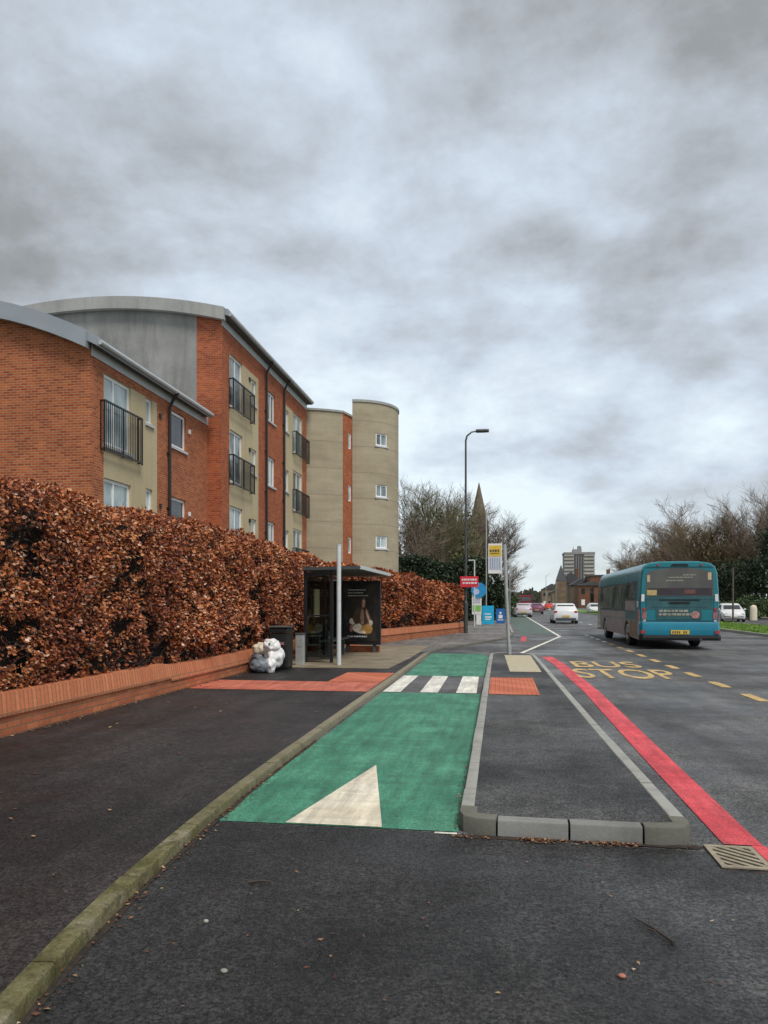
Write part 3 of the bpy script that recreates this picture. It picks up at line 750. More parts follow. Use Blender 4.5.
# gable wall under the arc
xs = [-11.5-.5*i for i in range(26)]
g = [(-11.5, 0)]+[(x, roof1(x)-.35) for x in xs]+[(xs[-1], 0)]
mb.face([(x, 19.56, z) for x, z in g])
mb.face([(xs[-1],19.56,0),(xs[-1],28,0),(xs[-1],28,roof1(xs[-1])-.35),(xs[-1],19.56,roof1(xs[-1])-.35)])
mb.build('brick_wall', M['brick'], FB, recalc=False)
mb = MB(); wall_region(mb, F, r0, r1, 0, rt, holes_r); mb.build('render_panel', M['beige'], FB, recalc=False)
for k, hh in enumerate(heads):
    zb = hh-(2.1 if k != 1 else 1.3)
    window(FB, F, doorA[0], doorA[1], zb, hh, 'balcony_door' if k != 1 else 'window', mull=((doorA[0]*.6+doorA[1]*.4),), sill=True)
    window(FB, F, narA[0], narA[1], hh-.85, hh+.08 if k else hh-.01)
    window(FB, F, winA[0], winA[1], hh-1.2, hh+.08, dark=True)
    if k == 0: railing(FB, F, A(100), A(138), hh-2.32, hh-.85)
mb = MB(); fbox(mb, F, -.02, L1, 8.55, 8.87, .003, .035); mb.build('eaves_board', M['band'], FB)
mb = MB(); fbox(mb, F, -.02, L1-.4, 8.80, 8.86, .04, .28); mb.build('soffit', M['soffit'], FB)
xr = [-11.2, -11.3, -11.5]+[-12-.6*i for i in range(21)]
curved_roof(FB, 19.32, 27.75, xr, roof1, .26)
mb = MB()
t_ = [(x, roof1(x)+.03) for x in xr[2:]]; b_ = [(x, roof1(x)-.47) for x in reversed(xr[2:])]
mb.prism(t_+b_, 'y', 19.24, 19.46); mb.build('gable_fascia', M['roofmetal'], FB)
def pipe(parent, F, a, z0, z1, d=.09, r=.055):
    mb = MB(); P = F.p
    mb.tube([P(a,z0,d),P(a,z1-.5,d),P(a,z1-.25,d+.12),P(a,z1,d+.3)], r, 8)
    z = z0+1
    while z < z1-.6: fbox(mb, F, a-.08, a+.08, z, z+.05, 0, d+.02); z += 1.9
    mb.build('drainpipe', M['pipe'], parent)
pipe(FB, F, pipeA, 0, 8.85)
mb = MB(); P = F.p; 
mb.tube([(-11.16, y, 8.87) for y in (19.4, 23, 27.7)], .075, 8); mb.build('gutter', M['band'], FB)
# small vent caps
for a_ in (A(160), A(189)):
    for hh in heads[:2]:
        mb = MB(); fbox(mb, F, a_-.06, a_+.06, hh-.45, hh-.30, .0, .05); mb.build('wall_vent', M['black'] if a_ < 5 else M['upvc'], FB)

# --- tall block
X2 = -10.9
TB = empty('apartment_building', (-15, 34, 0), 'four-storey brick apartment block with juliet balconies and grey gable, in the middle', 'building')
Y2 = 28.0; L2 = 41.0-28.0
F2 = Frame((X2, Y2, 0), (0,1,0), (1,0,0))
def B(px): return yw(px, X2)-Y2
def zx(z): return 190+z/3.2
h2 = [11.72, 8.62, 5.5, 2.4]
d1 = (B(zx(127)), B(zx(168))); n1_ = (B(zx(197)), B(zx(212))); ra = (B(zx(126)), B(zx(219)))
wB = (B(zx(245)), B(zx(272))); n2_ = (B(zx(302)), B(zx(316))); d2 = (B(zx(330)), B(zx(358))); rb = (B(zx(301)), B(zx(359)))
p1, p2 = B(zx(240)), B(zx(297))
hr1 = []; hr2 = []; hb = []
for hh in h2:
    hr1 += [(d1[0], d1[1], hh-2.15, hh), (n1_[0], n1_[1], hh-1.35, hh-.25)]
    hr2 += [(d2[0], d2[1], hh-2.15, hh), (n2_[0], n2_[1], hh-1.35, hh-.25)]
    hb.append((wB[0], wB[1], hh-1.5, hh-.1))
mb = MB(); zt2 = 12.93
wall_region(mb, F2, 0, ra[0], 0, zt2, []); wall_region(mb, F2, ra[0], ra[1], h2[0], zt2, []); wall_region(mb, F2, ra[1], rb[0], 0, zt2, hb)
wall_region(mb, F2, rb[0], rb[1], h2[0], zt2, []); wall_region(mb, F2, rb[1], L2, 0, zt2, [])
mb.face([(X2,Y2,0),(X2-1.05,Y2,0),(X2-1.05,Y2,13.3),(X2,Y2,12.98)])
mb.face([(X2,41,0),(-24,41,0),(-24,41,12.6),(X2-6,41,13.6),(X2,41,12.98)])
mb.face([(-24,28,0),(-24,41,0),(-24,41,12.6),(-24,28,12.6)])
mb.build('brick_wall', M['brick2'], TB, recalc=False)
mb = MB(); wall_region(mb, F2, ra[0], ra[1], 0, h2[0], hr1); mb.build('render_panel', M['beige'], TB, recalc=False)
mb = MB(); wall_region(mb, F2, rb[0], rb[1], 0, h2[0], hr2); mb.build('render_panel', M['beige'], TB, recalc=False)
def roof2(x): return 13.84-(x+16.5)**2/45.0
xs2 = [X2-1.05-.6*i for i in range(21)]
mb = MB(); mb.face([(x, Y2, z) for x, z in [(xs2[0],0)]+[(x, roof2(x)-.3) for x in xs2]+[(xs2[-1],0)]])
mb.build('grey_gable', M['greyrender'], TB, recalc=False)
for k, hh in enumerate(h2):
    window(TB, F2, d1[0], d1[1], hh-2.15, hh, 'balcony_door', mull=((d1[0]+d1[1])/2,), sill=False)
    window(TB, F2, d2[0], d2[1], hh-2.15, hh, 'balcony_door', mull=((d2[0]+d2[1])/2,), sill=False)
    window(TB, F2, n1_[0], n1_[1], hh-1.35, hh-.25); window(TB, F2, n2_[0], n2_[1], hh-1.35, hh-.25)
    window(TB, F2, wB[0], wB[1], hh-1.5, hh-.1, mull=(wB[0]*.4+wB[1]*.6,))
    railing(TB, F2, B(zx(124)), B(zx(193)), hh-2.3, hh-1.05, .22); railing(TB, F2, B(zx(328)), B(zx(371)), hh-2.3, hh-1.05, .22)
pipe(TB, F2, p1, 0, 12.8); pipe(TB, F2, p2, 0, 12.8)
mb = MB(); fbox(mb, F2, -.02, L2, 12.50, 12.82, .003, .035); mb.build('eaves_board', M['band'], TB)
mb = MB(); fbox(mb, F2, -.02, L2, 12.79, 12.83, .04, .33); mb.build('soffit', M['soffit'], TB)
xr2 = [-10.55, -10.7, X2]+[-11.5-.6*i for i in range(22)]
curved_roof(TB, 27.78, 41.05, xr2, roof2, .25)
mb = MB(); t_ = [(x, roof2(x)+.03) for x in xr2[1:]]; b_ = [(x, roof2(x)-.46) for x in reversed(xr2[1:])]
mb.prism(t_+b_, 'y', 27.70, 27.92); mb.build('gable_fascia', M['fascia'], TB)
mb = MB(); mb.tube([(-10.53, y, 12.90) for y in (27.9, 34, 41.0)], .08, 8); mb.build('gutter', M['band'], TB)
for hh in h2:
    mb = MB(); fbox(mb, F2, B(zx(190))-.09, B(zx(190))+.09, hh-.45, hh-.3, 0, .06); mb.build('wall_vent', M['black'], TB)

# --- rounded stair tower block
TW = empty('stair_tower', (-9.5, 46, 0), 'beige rendered stair tower with rounded end and brick strip, farthest of the apartment blocks', 'building')
blk = [(-11.6,41.1),(-10.7,41.42),(-9.85,41.8),(-9.06,42.3)]
mb = MB()
for (a, b) in zip(blk[:-1], blk[1:]): mb.face([(*a,0),(*b,0),(*b,12.62),(*a,12.62)])
mb.face([(*p, 12.60) for p in blk]+[(-8.75,43.4,12.60),(-9,50,12.60),(-16,50,12.60),(-16,41.1,12.60)])
mb.build('rendered_wall', M['tower'], TW, recalc=False)
Fs = Frame((-9.06,42.3,0), (.31,1.1,0), (1.1,-.31,0))
mb = MB(); Ls = math.hypot(.31,1.1)+.12
hs = [(Ls*.55, Ls*.86, z-.95, z) for z in (11.6, 8.5, 5.4, 2.4)]
wall_region(mb, Fs, 0, Ls, 0, 12.62, hs, .1); mb.build('brick_strip', M['brick2'], TW, recalc=False)
for h in hs: window(TW, Fs, *h, sill=False, rec=.04)
# copings
mb = MB()
pts = blk+[(-8.75,43.4)]
for (a, b) in zip(pts[:-1], pts[1:]):
    dx, dy = b[0]-a[0], b[1]-a[1]; L = math.hypot(dx, dy); nx, ny = dy/L, -dx/L
    mb.loft([[(p[0]+nx*u, p[1]+ny*u, z) for u, z in ((.06,12.60),(.06,12.72),(-.25,12.72),(-.25,12.60))] for p in (a, b)], 0, True, True)
mb.build('coping', M['fascia'], TW)
cx, cy, rr = -9.0, 46.1, 2.68
angs = [R(-84+174*i/28) for i in range(29)]
wz = [11.75, 8.65, 5.55, 2.45]; wa = R(-52)
mb = MB(); zlev = [0]+sum([[z-.75, z] for z in reversed(wz)], [])+[13.55]
wi = min(range(28), key=lambda i: abs((angs[i]+angs[i+1])/2-wa))
for i in range(28):
    for j in range(len(zlev)-1):
        zc = (zlev[j]+zlev[j+1])/2
        if i in (wi, wi+1, wi+2) and any(z-.75 < zc < z for z in wz): continue
        mb.face([(cx+rr*math.cos(a), cy+rr*math.sin(a), z) for a, z in ((angs[i],zlev[j]),(angs[i+1],zlev[j]),(angs[i+1],zlev[j+1]),(angs[i],zlev[j+1]))])
p0 = (cx+rr*math.cos(angs[0]), cy+rr*math.sin(angs[0]))
mb.face([(*p0,0),(p0[0]-.25,p0[1]+2,0),(p0[0]-.25,p0[1]+2,13.55),(*p0,13.55)])
mb.build('curved_wall', M['tower'], TW, recalc=False)
a0, a1 = angs[wi], angs[wi+3]
q0 = Vector((cx+rr*math.cos(a0), cy+rr*math.sin(a0), 0)); q1 = Vector((cx+rr*math.cos(a1), cy+rr*math.sin(a1), 0)); uu = (q1-q0)
Fc = Frame(q0, uu, (uu.y, -uu.x, 0))
for z in wz: window(TW, Fc, 0, uu.length, z-.75, z, mull=(uu.length*.45,), rec=.03)
mb = MB()
for (r0_, r1_) in ((rr+.05, rr-.2),):
    rings = [[(cx+r*math.cos(a), cy+r*math.sin(a), z) for r, z in ((r0_,13.53),(r0_,13.68),(r1_,13.68),(r1_,13.53))] for a in angs]
    mb.loft(rings, 0, True, True)
mb.build('coping', M['fascia'], TW)

# ------------------------------------------------------------------ bus shelter, bin, bags
def bx(name, mat, parent, *a, **k):
    mb = MB(); mb.box(*a); return mb.build(name, mat, parent, **k)
SH = empty('bus_shelter', (-3.8, 19.5, FT), 'dark framed bus shelter with flat roof, glass end and lit advert end', 'bus shelter')
mb = MB()
for (x, y) in ((-4.62,17.3),(-3.98,17.3),(-4.62,19.2),(-4.62,21.3)): mb.box(x-.035,x+.035,y-.035,y+.035,FT,2.28)
mb.box(-4.66,-3.94,17.27,17.33,.20,.26); mb.box(-4.66,-3.94,17.27,17.33,2.16,2.24); mb.box(-4.585,-4.015,17.275,17.325,1.18,1.22)
mb.box(-4.64,-4.60,17.34,21.3,.20,.26); mb.box(-4.64,-4.60,17.34,21.3,2.16,2.24)
mb.build('frame', M['black'], SH)
tg = NT('shelter_glass'); tr = tg.n('ShaderNodeBsdfTransparent'); tr.inputs[0].default_value = (.70,.76,.72,1); gl = tg.n('ShaderNodeBsdfGlossy'); gl.inputs['Roughness'].default_value = .04
mxs = tg.n('ShaderNodeMixShader'); fr = tg.n('ShaderNodeFresnel'); fr.inputs[0].default_value = 1.45; tg.l(fr.outputs[0], mxs.inputs[0]); tg.l(tr.outputs[0], mxs.inputs[1]); tg.l(gl.outputs[0], mxs.inputs[2])
tg.l(mxs.outputs[0], tg.t.nodes['Material Output'].inputs[0])
M['sglass'] = tg.m
bx('glass_panel', M['sglass'], SH, -4.58,-4.02,17.295,17.305,.27,1.17)
bx('glass_panel', M['sglass'], SH, -4.58,-4.02,17.295,17.305,1.23,2.15)
for y0, y1 in ((17.36,19.15),(19.25,21.25)): bx('glass_panel', M['sglass'], SH, -4.624,-4.616,y0,y1,.27,2.15)
mb = MB(); mb.prism([(-4.66,2.28),(-3.29,2.30),(-3.24,2.35),(-3.29,2.38),(-4.66,2.35)], 'y', 17.15, 21.9); mb.build('roof', M['poledark'], SH)
mb = MB(); mb.box(-3.27,-3.22,17.17,21.88,2.30,2.385); mb.box(-4.64,-3.28,21.87,21.93,2.29,2.385); mb.build('roof_trim', M['polepale'], SH)
mb = MB(); mb.box(-4.45,-4.15,18.0,20.4,.52,.56)
for y in (18.3, 20.1): mb.box(-4.34,-4.26,y-.03,y+.03,FT,.52)
mb.build('seat', M['poledark'], SH)
bx('timetable_case', M['beige'], SH, -4.60,-4.57,18.0,18.5,1.15,1.85)
# advert cabinet at the far end, facing the camera
bx('advert_case', M['black'], SH, -4.53,-3.39,20.95,21.12,.30,2.14)
mb = MB(); mb.box(-4.4,-4.3,20.99,21.08,FT,.30); mb.box(-3.62,-3.52,20.99,21.08,FT,.30); mb.build('advert_leg', M['poledark'], SH)
bx('advert_plinth', M['wallbrick'], SH, -4.45,-3.45,21.15,21.3,FT,.25)
ps = NT('poster'); 
ps.set(ps.ramp(ps.noise(2.2, 4), [(.35,(.010,.013,.016)),(.7,(.06,.045,.035))]), .25)
po = bx('poster', ps.m, SH, -4.45,-3.47,20.93,20.94,.40,2.06)
# picture on the poster: a seated figure with a bowl, and lines of lettering, flat colours
def flat(poly, c, d, nm='poster_figure'):
    mb = MB(); mb.face([(x, 20.93-d, z) for x, z in poly]); return mb
figm = lambda n, c: plain(n, c, .35, 0, .3, 9)
def ell(cx_, cz_, rx, rz, n=16, rot=0): return [(cx_+rx*math.cos(t)*math.cos(rot)-rz*math.sin(t)*math.sin(rot), cz_+rx*math.cos(t)*math.sin(rot)+rz*math.sin(t)*math.cos(rot)) for t in [2*math.pi*i/n for i in range(n)]]
pic = MB()
def pf(poly, mi, d): pic.face([(-4.43+(x+4.38)*.83, 20.93-d, .42+(z-.66)*1.03) for x, z in poly], mi)
pf([(-4.16,1.02),(-4.10,1.30),(-3.98,1.52),(-3.84,1.60),(-3.64,1.60),(-3.52,1.50),(-3.46,1.30),(-3.50,1.10),(-3.62,.98),(-3.95,.93)], 0, .002)
pf([(-3.80,1.12),(-3.83,1.36),(-3.78,1.56),(-3.71,1.52),(-3.69,1.3),(-3.71,1.1)], 1, .0035)
pf([(-3.76,1.60),(-3.775,1.72),(-3.755,1.80),(-3.70,1.83),(-3.655,1.79),(-3.645,1.70),(-3.665,1.61),(-3.70,1.575)], 2, .004)
pf([(-3.775,1.60),(-3.80,1.72),(-3.78,1.84),(-3.70,1.875),(-3.64,1.84),(-3.66,1.80),(-3.71,1.81),(-3.75,1.77),(-3.76,1.66)], 0, .005)
pf([(-3.60,1.54),(-3.54,1.40),(-3.47,1.24),(-3.42,1.18),(-3.45,1.13),(-3.52,1.17),(-3.585,1.30),(-3.64,1.46)], 2, .004)
pf([(-3.47,1.24),(-3.40,1.21),(-3.38,1.13),(-3.43,1.07),(-3.50,1.09),(-3.52,1.17)], 3, .005)
pf([(-3.86,1.00),(-3.72,1.08),(-3.55,1.14),(-3.42,1.08),(-3.38,.98),(-3.44,.88),(-3.60,.83),(-3.78,.87)], 4, .0045)
pf([(-4.12,1.02),(-4.02,1.10),(-3.86,1.14),(-3.76,1.08),(-3.80,.98),(-3.92,.90),(-4.04,.92)], 3, .005)
pf([(-4.22,1.16),(-4.19,1.26),(-4.12,1.29),(-4.07,1.22),(-4.02,1.12),(-4.10,1.10)], 3, .004)
pf([(-4.19,.92),(-4.20,1.0),(-4.15,1.10),(-4.09,1.08),(-4.08,.97),(-4.12,.90)], 5, .0045)
pf([(-3.98,.90),(-3.85,.86),(-3.66,.855),(-3.62,.90),(-3.74,.94),(-3.90,.945)], 3, .0055)
PM = [figm('p_coat',(.10,.05,.032)), figm('p_shirt',(.34,.22,.17)), figm('p_skin',(.62,.36,.25)), figm('p_cloth',(.78,.66,.54)), figm('p_bowl',(.50,.27,.08)), figm('p_pink',(.5,.18,.18)), figm('p_text',(.45,.45,.42)), figm('p_text_bright',(.62,.64,.66))]
pic.build('poster_figure', PM, po, recalc=False); pic = MB()
for z, x1 in ((2.06,-3.66),(1.98,-3.72),(1.90,-3.62)): 
    x = -4.26
    while x < x1:
        wd = ru(.03,.09); pf([(x,z),(x+wd,z),(x+wd,z+.028),(x,z+.028)], 6, .004); x += wd+.018
pic.build('poster_headline', PM, po, recalc=False); pic = MB()
x = -4.28
for wd in (.05,.04,.07,0,.08,.06,.09,.05,.07,.04):
    if wd: pf([(x,.755),(x+wd,.755),(x+wd,.795),(x,.795)], 7, .004)
    x += wd+.016
pic.build('poster_lettering', PM, po, recalc=False)

# plain pale pole
mb = MB(); mb.tube([(-3.68,16.75,FT),(-3.68,16.75,2.83)], .052, 14); mb.tube([(-3.68,16.75,2.83),(-3.68,16.75,2.85)], .057, 14); 
o = mb.build('steel_pole', M['polepale'], origin=(-3.68,16.75,FT), smooth=True); tag(o, 'plain pale steel pole standing in front of the bus shelter', 'pole')
# grey cabinet
GC = empty('utility_post', (-4.55,16.55,FT), 'short grey square utility post beside the shelter glass', 'utility post')
mb = MB(); mb.box(-4.64,-4.45,16.47,16.63,FT,.78, bev=.008); mb.build('post_body', M['pole'], GC)
mb = MB(); mb.box(-4.655,-4.435,16.455,16.645,.782,.81, bev=.006); mb.build('post_cap', M['poledark'], GC)
mb = MB(); mb.box(-4.60,-4.49,16.462,16.469,.50,.66); mb.build('access_plate', M['kerb'], GC)
# litter bin
BN = empty('litter_bin', (-4.72,15.6,FT), 'black litter bin behind the pile of rubbish bags', 'litter bin')
mb = MB(); 
mb.loft([[(-4.72+sx*w_, 15.6+sy*w_, z) for sx, sy in ((-1,-.8),(-.8,-1),(.8,-1),(1,-.8),(1,.8),(.8,1),(-.8,1),(-1,.8))] for w_, z in ((.20,FT),(.215,.12),(.225,.84))], 0, True, True); mb.build('bin_body', M['black'], BN)
mb = MB(); mb.box(-4.94,-4.50,15.37,15.83,.845,.96, bev=.02); mb.build('bin_hood', M['black'], BN)
mb = MB(); mb.box(-4.87,-4.57,15.358,15.369,.87,.94); mb.build('bin_opening', M['pit'], BN)
mb = MB(); mb.box(-4.955,-4.485,15.355,15.845,.962,1.0, bev=.015); mb.build('lid', M['poledark'], BN)
mb = MB(); mb.box(-4.86,-4.58,15.365,15.373,.60,.66); mb.build('bin_band', M['tailgrey'], BN)
# bags
def bag(name, c, r, seed, mat, label, squash=(1,1,.9), knot=None, group='rubbish bags piled by the bin'):
    import bmesh
    bm = bmesh.new(); bmesh.ops.create_icosphere(bm, subdivisions=5, radius=1)
    for v in bm.verts:
        p = v.co.copy()
        k = 1+.22*noise.noise(p*1.6+Vector((seed,0,0)))-.16*abs(noise.noise(p*1.8+Vector((0,seed,0))))-.05*abs(noise.noise(Vector((p.x*7,p.y*7,p.z*2.2+seed))))
        v.co = Vector((p.x*r*squash[0]*k, p.y*r*squash[1]*k, p.z*r*squash[2]*k))
        v.co.z = max(v.co.z, -r*squash[2]*.82)
        if knot and p.z > .82: v.co.z += (p.z-.82)*r*1.6; v.co.x *= .75
    r *= .84
    for v in bm.verts: v.co *= .84
    c = (-4.78+(c[0]+4.78)*.8, c[1], FT+(c[2]-FT)*.84)
    zmin = min(v.co.z for v in bm.verts)
    me = bpy.data.meshes.new(name); bm.to_mesh(me); bm.free()
    me.polygons.foreach_set('use_smooth', [True]*len(me.polygons)); me.materials.append(mat)
    o = bpy.data.objects.new(name, me); col.objects.link(o); o.location = (c[0], c[1], c[2]-zmin); tag(o, label, 'rubbish bag', group); return o
M['bagwhite'] = plain('white_plastic', (.80,.80,.80), .25, 0, .08, 8, bump=.6)
M['bagcream'] = plain('cream_plastic', (.72,.64,.50), .4, 0, .1, 8, bump=.6)
M['bagdark'] = plain('dark_plastic', (.055,.06,.075), .3, 0, .3, 8, bump=.7)
M['bagblue'] = plain('grey_plastic', (.16,.19,.22), .35, 0, .3, 8, bump=.7)
bag('rubbish_bag', (-5.0,14.95,FT), .30, 3, M['bagdark'], 'dark grey rubbish bag at the bottom left of the pile', (1.15,1,.9))
bag('rubbish_bag', (-4.66,14.98,FT+.10), .28, 11, M['bagwhite'], 'full white rubbish bag in the middle of the pile', (.95,1,1.2), True)
bag('rubbish_bag', (-4.62,14.66,FT), .155, 19, M['bagwhite'], 'small white carrier bag on the ground in front of the pile', (.9,.9,1.35), True)
bag('rubbish_bag', (-4.97,14.95,FT+.42), .22, 27, M['bagcream'], 'cream bag lying at the top left of the pile', (1.15,1,.75))
bag('rubbish_bag', (-4.88,14.68,FT), .24, 41, M['bagblue'], 'crumpled bluish grey bag low in the pile', (1.15,.9,.85))
bag('rubbish_bag', (-4.70,14.9,FT+.50), .22, 55, M['bagwhite'], 'squarish white bag with a small dark mark on top of the pile', (1.05,1,.8))
mb = MB(); mb.tube([(-4.70,14.76,.66),(-4.698,14.70,.655)], .020, 8); tag(mb.build('bag_hole_spot', M['poledark'], origin=(-4.70,14.73,.655)), 'small dark spot standing in for a hole in the top white bag', 'dark spot')  # dark tube added to stand in for a hole in the bag
# ------------------------------------------------------------------ bus stop flag, lamp, signs
BF = empty('bus_stop_flag', (.25,20.3,IT), 'bus stop pole with yellow and white flag, standing on the traffic island', 'bus stop')
mb = MB(); mb.tube([(.25,20.3,IT),(.18,20.28,1.7),(.125,20.26,3.08)], .048, 12); mb.tube([(.25,20.3,IT),(.25,20.3,IT+.25)], .062, 12); mb.build('pole', M['pole'], BF, smooth=True)
mb = MB(); mb.box(-.31,.06,20.245,20.265,2.30,3.11); mb.build('flag_panel', M['plateW'], BF)
mb = MB(); mb.box(-.29,.04,20.239,20.243,2.76,3.06); mb.build('yellow_header', M['plateY'], BF)
mb = MB(); mb.box(-.29,.04,20.240,20.243,2.40,2.74); mb.build('timetable_panel', plain('pale_blue_panel', (.55,.60,.72), .4, 0, .08), BF)
mb = MB()
for i, (x, wd) in enumerate(((-.27,.06),(-.20,.05),(-.14,.07),(-.06,.05))): mb.box(x, x+wd*.8, 20.233, 20.237, 2.885, 2.945)
mb.box(-.26,-.02,20.233,20.237,2.835,2.85)
for k in range(5): mb.box(-.26+.06*k, -.25+.06*k, 20.235, 20.238, 2.43, 2.71)
mb.build('flag_print', M['poledark'], BF)
mb = MB(); mb.box(.05,.14,20.25,20.27,2.95,2.99); mb.box(.05,.15,20.25,20.27,2.4,2.44); mb.build('bracket', M['pole'], BF)

def street_lamp(x, y, h, arm, label, mat=M['poledark'], head=True):
    root = empty('street_lamp', (x,y,FT), label, 'street lamp')
    mb = MB(); mb.tube([(x,y,FT),(x,y,1.5)], .10, 12); mb.tube([(x,y,1.5),(x,y,1.62)], [.10,.065], 12)
    mb.tube([(x,y,1.6),(x,y,h-.35)], [.065,.045], 10); mb.build('post', mat, root, smooth=True)
    mb = MB(); mb.tube([(x,y,h-.35),(x+.06,y,h-.12),(x+.22,y,h),(x+arm*.5,y,h+.05),(x+arm,y,h+.08)], [.045,.042,.038,.034,.03], 8); mb.build('arm', mat, root, smooth=True)
    if head:
        mb = MB(); mb.loft([[(x+arm-.05+u, y+wy*s_, h+.08+zz_) for s_, zz_ in ((-1,0),(-.7,.08),(.7,.08),(1,0),(.6,-.06),(-.6,-.06))] for u, wy in ((0,.06),(.15,.13),(.5,.14),(.62,.06))], 0, True, True)
        mb.build('lamp_head', M['poledark'], root)
    return root
street_lamp(-1.60, 35.3, 9.55, .52, 'tall dark street lamp with curved arm at the end of the low wall')
RS = empty('red_sign', (-1.4,35.0,2.1), 'red rectangular sign with white lettering on the tall lamp post', 'sign')
mb = MB(); mb.box(-1.85,-1.0,35.12,35.15,2.25,2.76); mb.build('sign_plate', plain('sign_red', (.75,.03,.05), .4, 0, .05), RS)
mb = MB()
for z, xs_ in ((2.56,((-1.78,.07),(-1.69,.09),(-1.58,.05),(-1.50,.08),(-1.38,.07),(-1.29,.10),(-1.17,.09))), (2.40,((-1.74,.10),(-1.60,.12),(-1.45,.07),(-1.35,.14),(-1.18,.1)))):
    for x, wd in xs_: mb.box(x, x+wd, 35.108, 35.117, z, z+.085)
mb.build('sign_lettering', M['plateW'], RS)
mb = MB(); mb.tube([(-1.60,35.15,2.4),(-1.60,35.24,2.4)], .02, 6); mb.build('sign_clip', M['poledark'], RS)
def at_px(px, zc, z=0):
    xc = (px-384)/740*zc; return (xc*CA-zc*SA, xc*SA+zc*CA, z)
def thin_pole(px, zc, h, label, mat, r=.05, arm=0):
    x, y, _ = at_px(px, zc); mb = MB(); mb.tube([(x,y,FT),(x,y,h)], r, 8)
    if arm: mb.tube([(x+.01,y,h),(x-arm,y,h)], r*.8, 6)
    o = mb.build('pole', mat, origin=(x,y,FT)); return tag(o, label, 'pole')
thin_pole(474.5, 45, 4.1, 'white post with short top arm behind the red sign', M['polepale'], .04, .35)
thin_pole(486.3, 56, 8.6, 'slender tall grey mast right of the blue round sign', M['pole'], .045)
thin_pole(733, 56, 4.2, 'tall brownish post beside the white car across the median', M['bark'], .07)
thin_pole(509.8, 60, 4.2, 'thin grey post just right of the bus stop flag, far off', M['pole'], .04)
# totem with round blue sign
tx, ty, _ = at_px(477, 49)
TT = empty('roadside_totem', (tx,ty,FT), 'white and green panel sign with a blue disc on top', 'sign')
mb = MB(); mb.box(tx-.33,tx+.30,ty,ty+.08,.75,2.25); mb.build('panel', M['plateW'], TT)
mb = MB(); mb.box(tx-.28,tx+.25,ty-.012,ty-.004,.95,1.35); mb.build('green_strip', plain('sign_green', (.25,.55,.12), .4), TT)
mb = MB()
for z in (1.5,1.62,1.74): mb.box(tx-.25,tx+.2,ty-.012,ty-.004,z,z+.05)
mb.build('print', plain('print_mauve', (.35,.33,.55), .4), TT)
mb = MB(); mb.tube([(tx+.12,ty-.05,2.35),(tx+.12,ty+.02,2.35)], .50, 24); mb.build('blue_disc', plain('sign_blue', (.02,.30,.62), .4), TT)
mb = MB(); mb.tube([(tx-.05,ty-.07,2.25),(tx-.05,ty-.055,2.25)], .2, 16); mb.build('disc_emblem', plain('sign_pale', (.55,.6,.85), .4), TT)
mb = MB(); mb.box(tx-.05,tx+.28,ty+.01,ty+.06,FT,.75); mb.build('stand', M['plateW'], TT)
def board(px, zc, wd, z0, z1, c, c2, label):
    x, y, _ = at_px(px, zc); root = empty('pavement_board', (x,y,FT), label, 'sign board', 'blue boards by the far footway')
    mb = MB(); mb.prism([(y, z0),(y+.08, z1),(y+.16, z1),(y+.24, z0)], 'x', x-wd/2, x+wd/2); mb.build('board', c, root)
    mb = MB(); 
    for (a, b, e, f) in c2: 
        k = .08/(z1-z0); mb.face([(x+a, y-.012+k*(e-z0), e),(x+b, y-.012+k*(e-z0), e),(x+b, y-.012+k*(f-z0), f),(x+a, y-.012+k*(f-z0), f)])
    mb.build('board_print', M['plateW'], root)
board(488, 50, .78, .08, 1.32, plain('board_cyan', (.01,.42,.70), .4), ((-.22,.18,.72,.80),(-.2,.24,.50,.60),(-.18,.16,.36,.44)), 'bright cyan board with white print, left of the two blue boards')
board(500.5, 52, .62, .08, 1.10, plain('board_blue', (.015,.13,.42), .4), ((-.07,.07,.72,.88),(-.14,.14,.42,.66),(-.2,.2,.28,.34)), 'dark blue board with white figure, right of the two blue boards')
# gully grate
GR = empty('drain_grate', (1.37,4.6,0), 'iron drain grate with diagonal slots at the end of the red line', 'drain grate')
gx0, gx1, gy0, gy1 = 1.235, 1.515, 4.41, 4.80
mb = MB(); mb.box(gx0+.004,gx1-.004,gy0+.004,gy1-.004,-.05,.0075); mb.build('pit', M['pit'], GR)
mb = MB(); z0, z1 = .008, .017
mb.box(gx0,gx0+.03,gy0,gy1,z0,z1); mb.box(gx1-.03,gx1,gy0,gy1,z0,z1); mb.box(gx0+.03,gx1-.03,gy0,gy0+.03,z0,z1); mb.box(gx0+.03,gx1-.03,gy1-.03,gy1,z0,z1)
mb.build('grate_frame', M['iron'], GR)
mb = MB()
ax0, ax1, ay0, ay1 = gx0+.03, gx1-.03, gy0+.03, gy1-.03
def clip(poly, k, v, keep_less):
    out = []
    for i in range(len(poly)):
        p, q = poly[i], poly[(i+1) % len(poly)]
        ip = (p[k] <= v) == keep_less; iq = (q[k] <= v) == keep_less
        if ip: out.append(p)
        if ip != iq:
            t = (v-p[k])/(q[k]-p[k]); out.append((p[0]+(q[0]-p[0])*t, p[1]+(q[1]-p[1])*t))
    return out
c = ax0+ay0-.02
while c < ax1+ay1+.05:       # bars lie along x+y = const, slots between them
    wd = .040
    poly = [(ax0-.3, c-(ax0-.3)),(ax1+.3, c-(ax1+.3)),(ax1+.3, c-(ax1+.3)+wd),(ax0-.3, c-(ax0-.3)+wd)]
    for k, v, less in ((0, ax0, False),(0, ax1, True),(1, ay0, False),(1, ay1, True)):
        if len(poly) > 2: poly = clip(poly, k, v, less)
    if len(poly) > 2: mb.prism(poly, 'z', z0+.0005, z1-.0015)
    c += .078
mb.build('grate_bars', M['iron'], GR, kind=None)
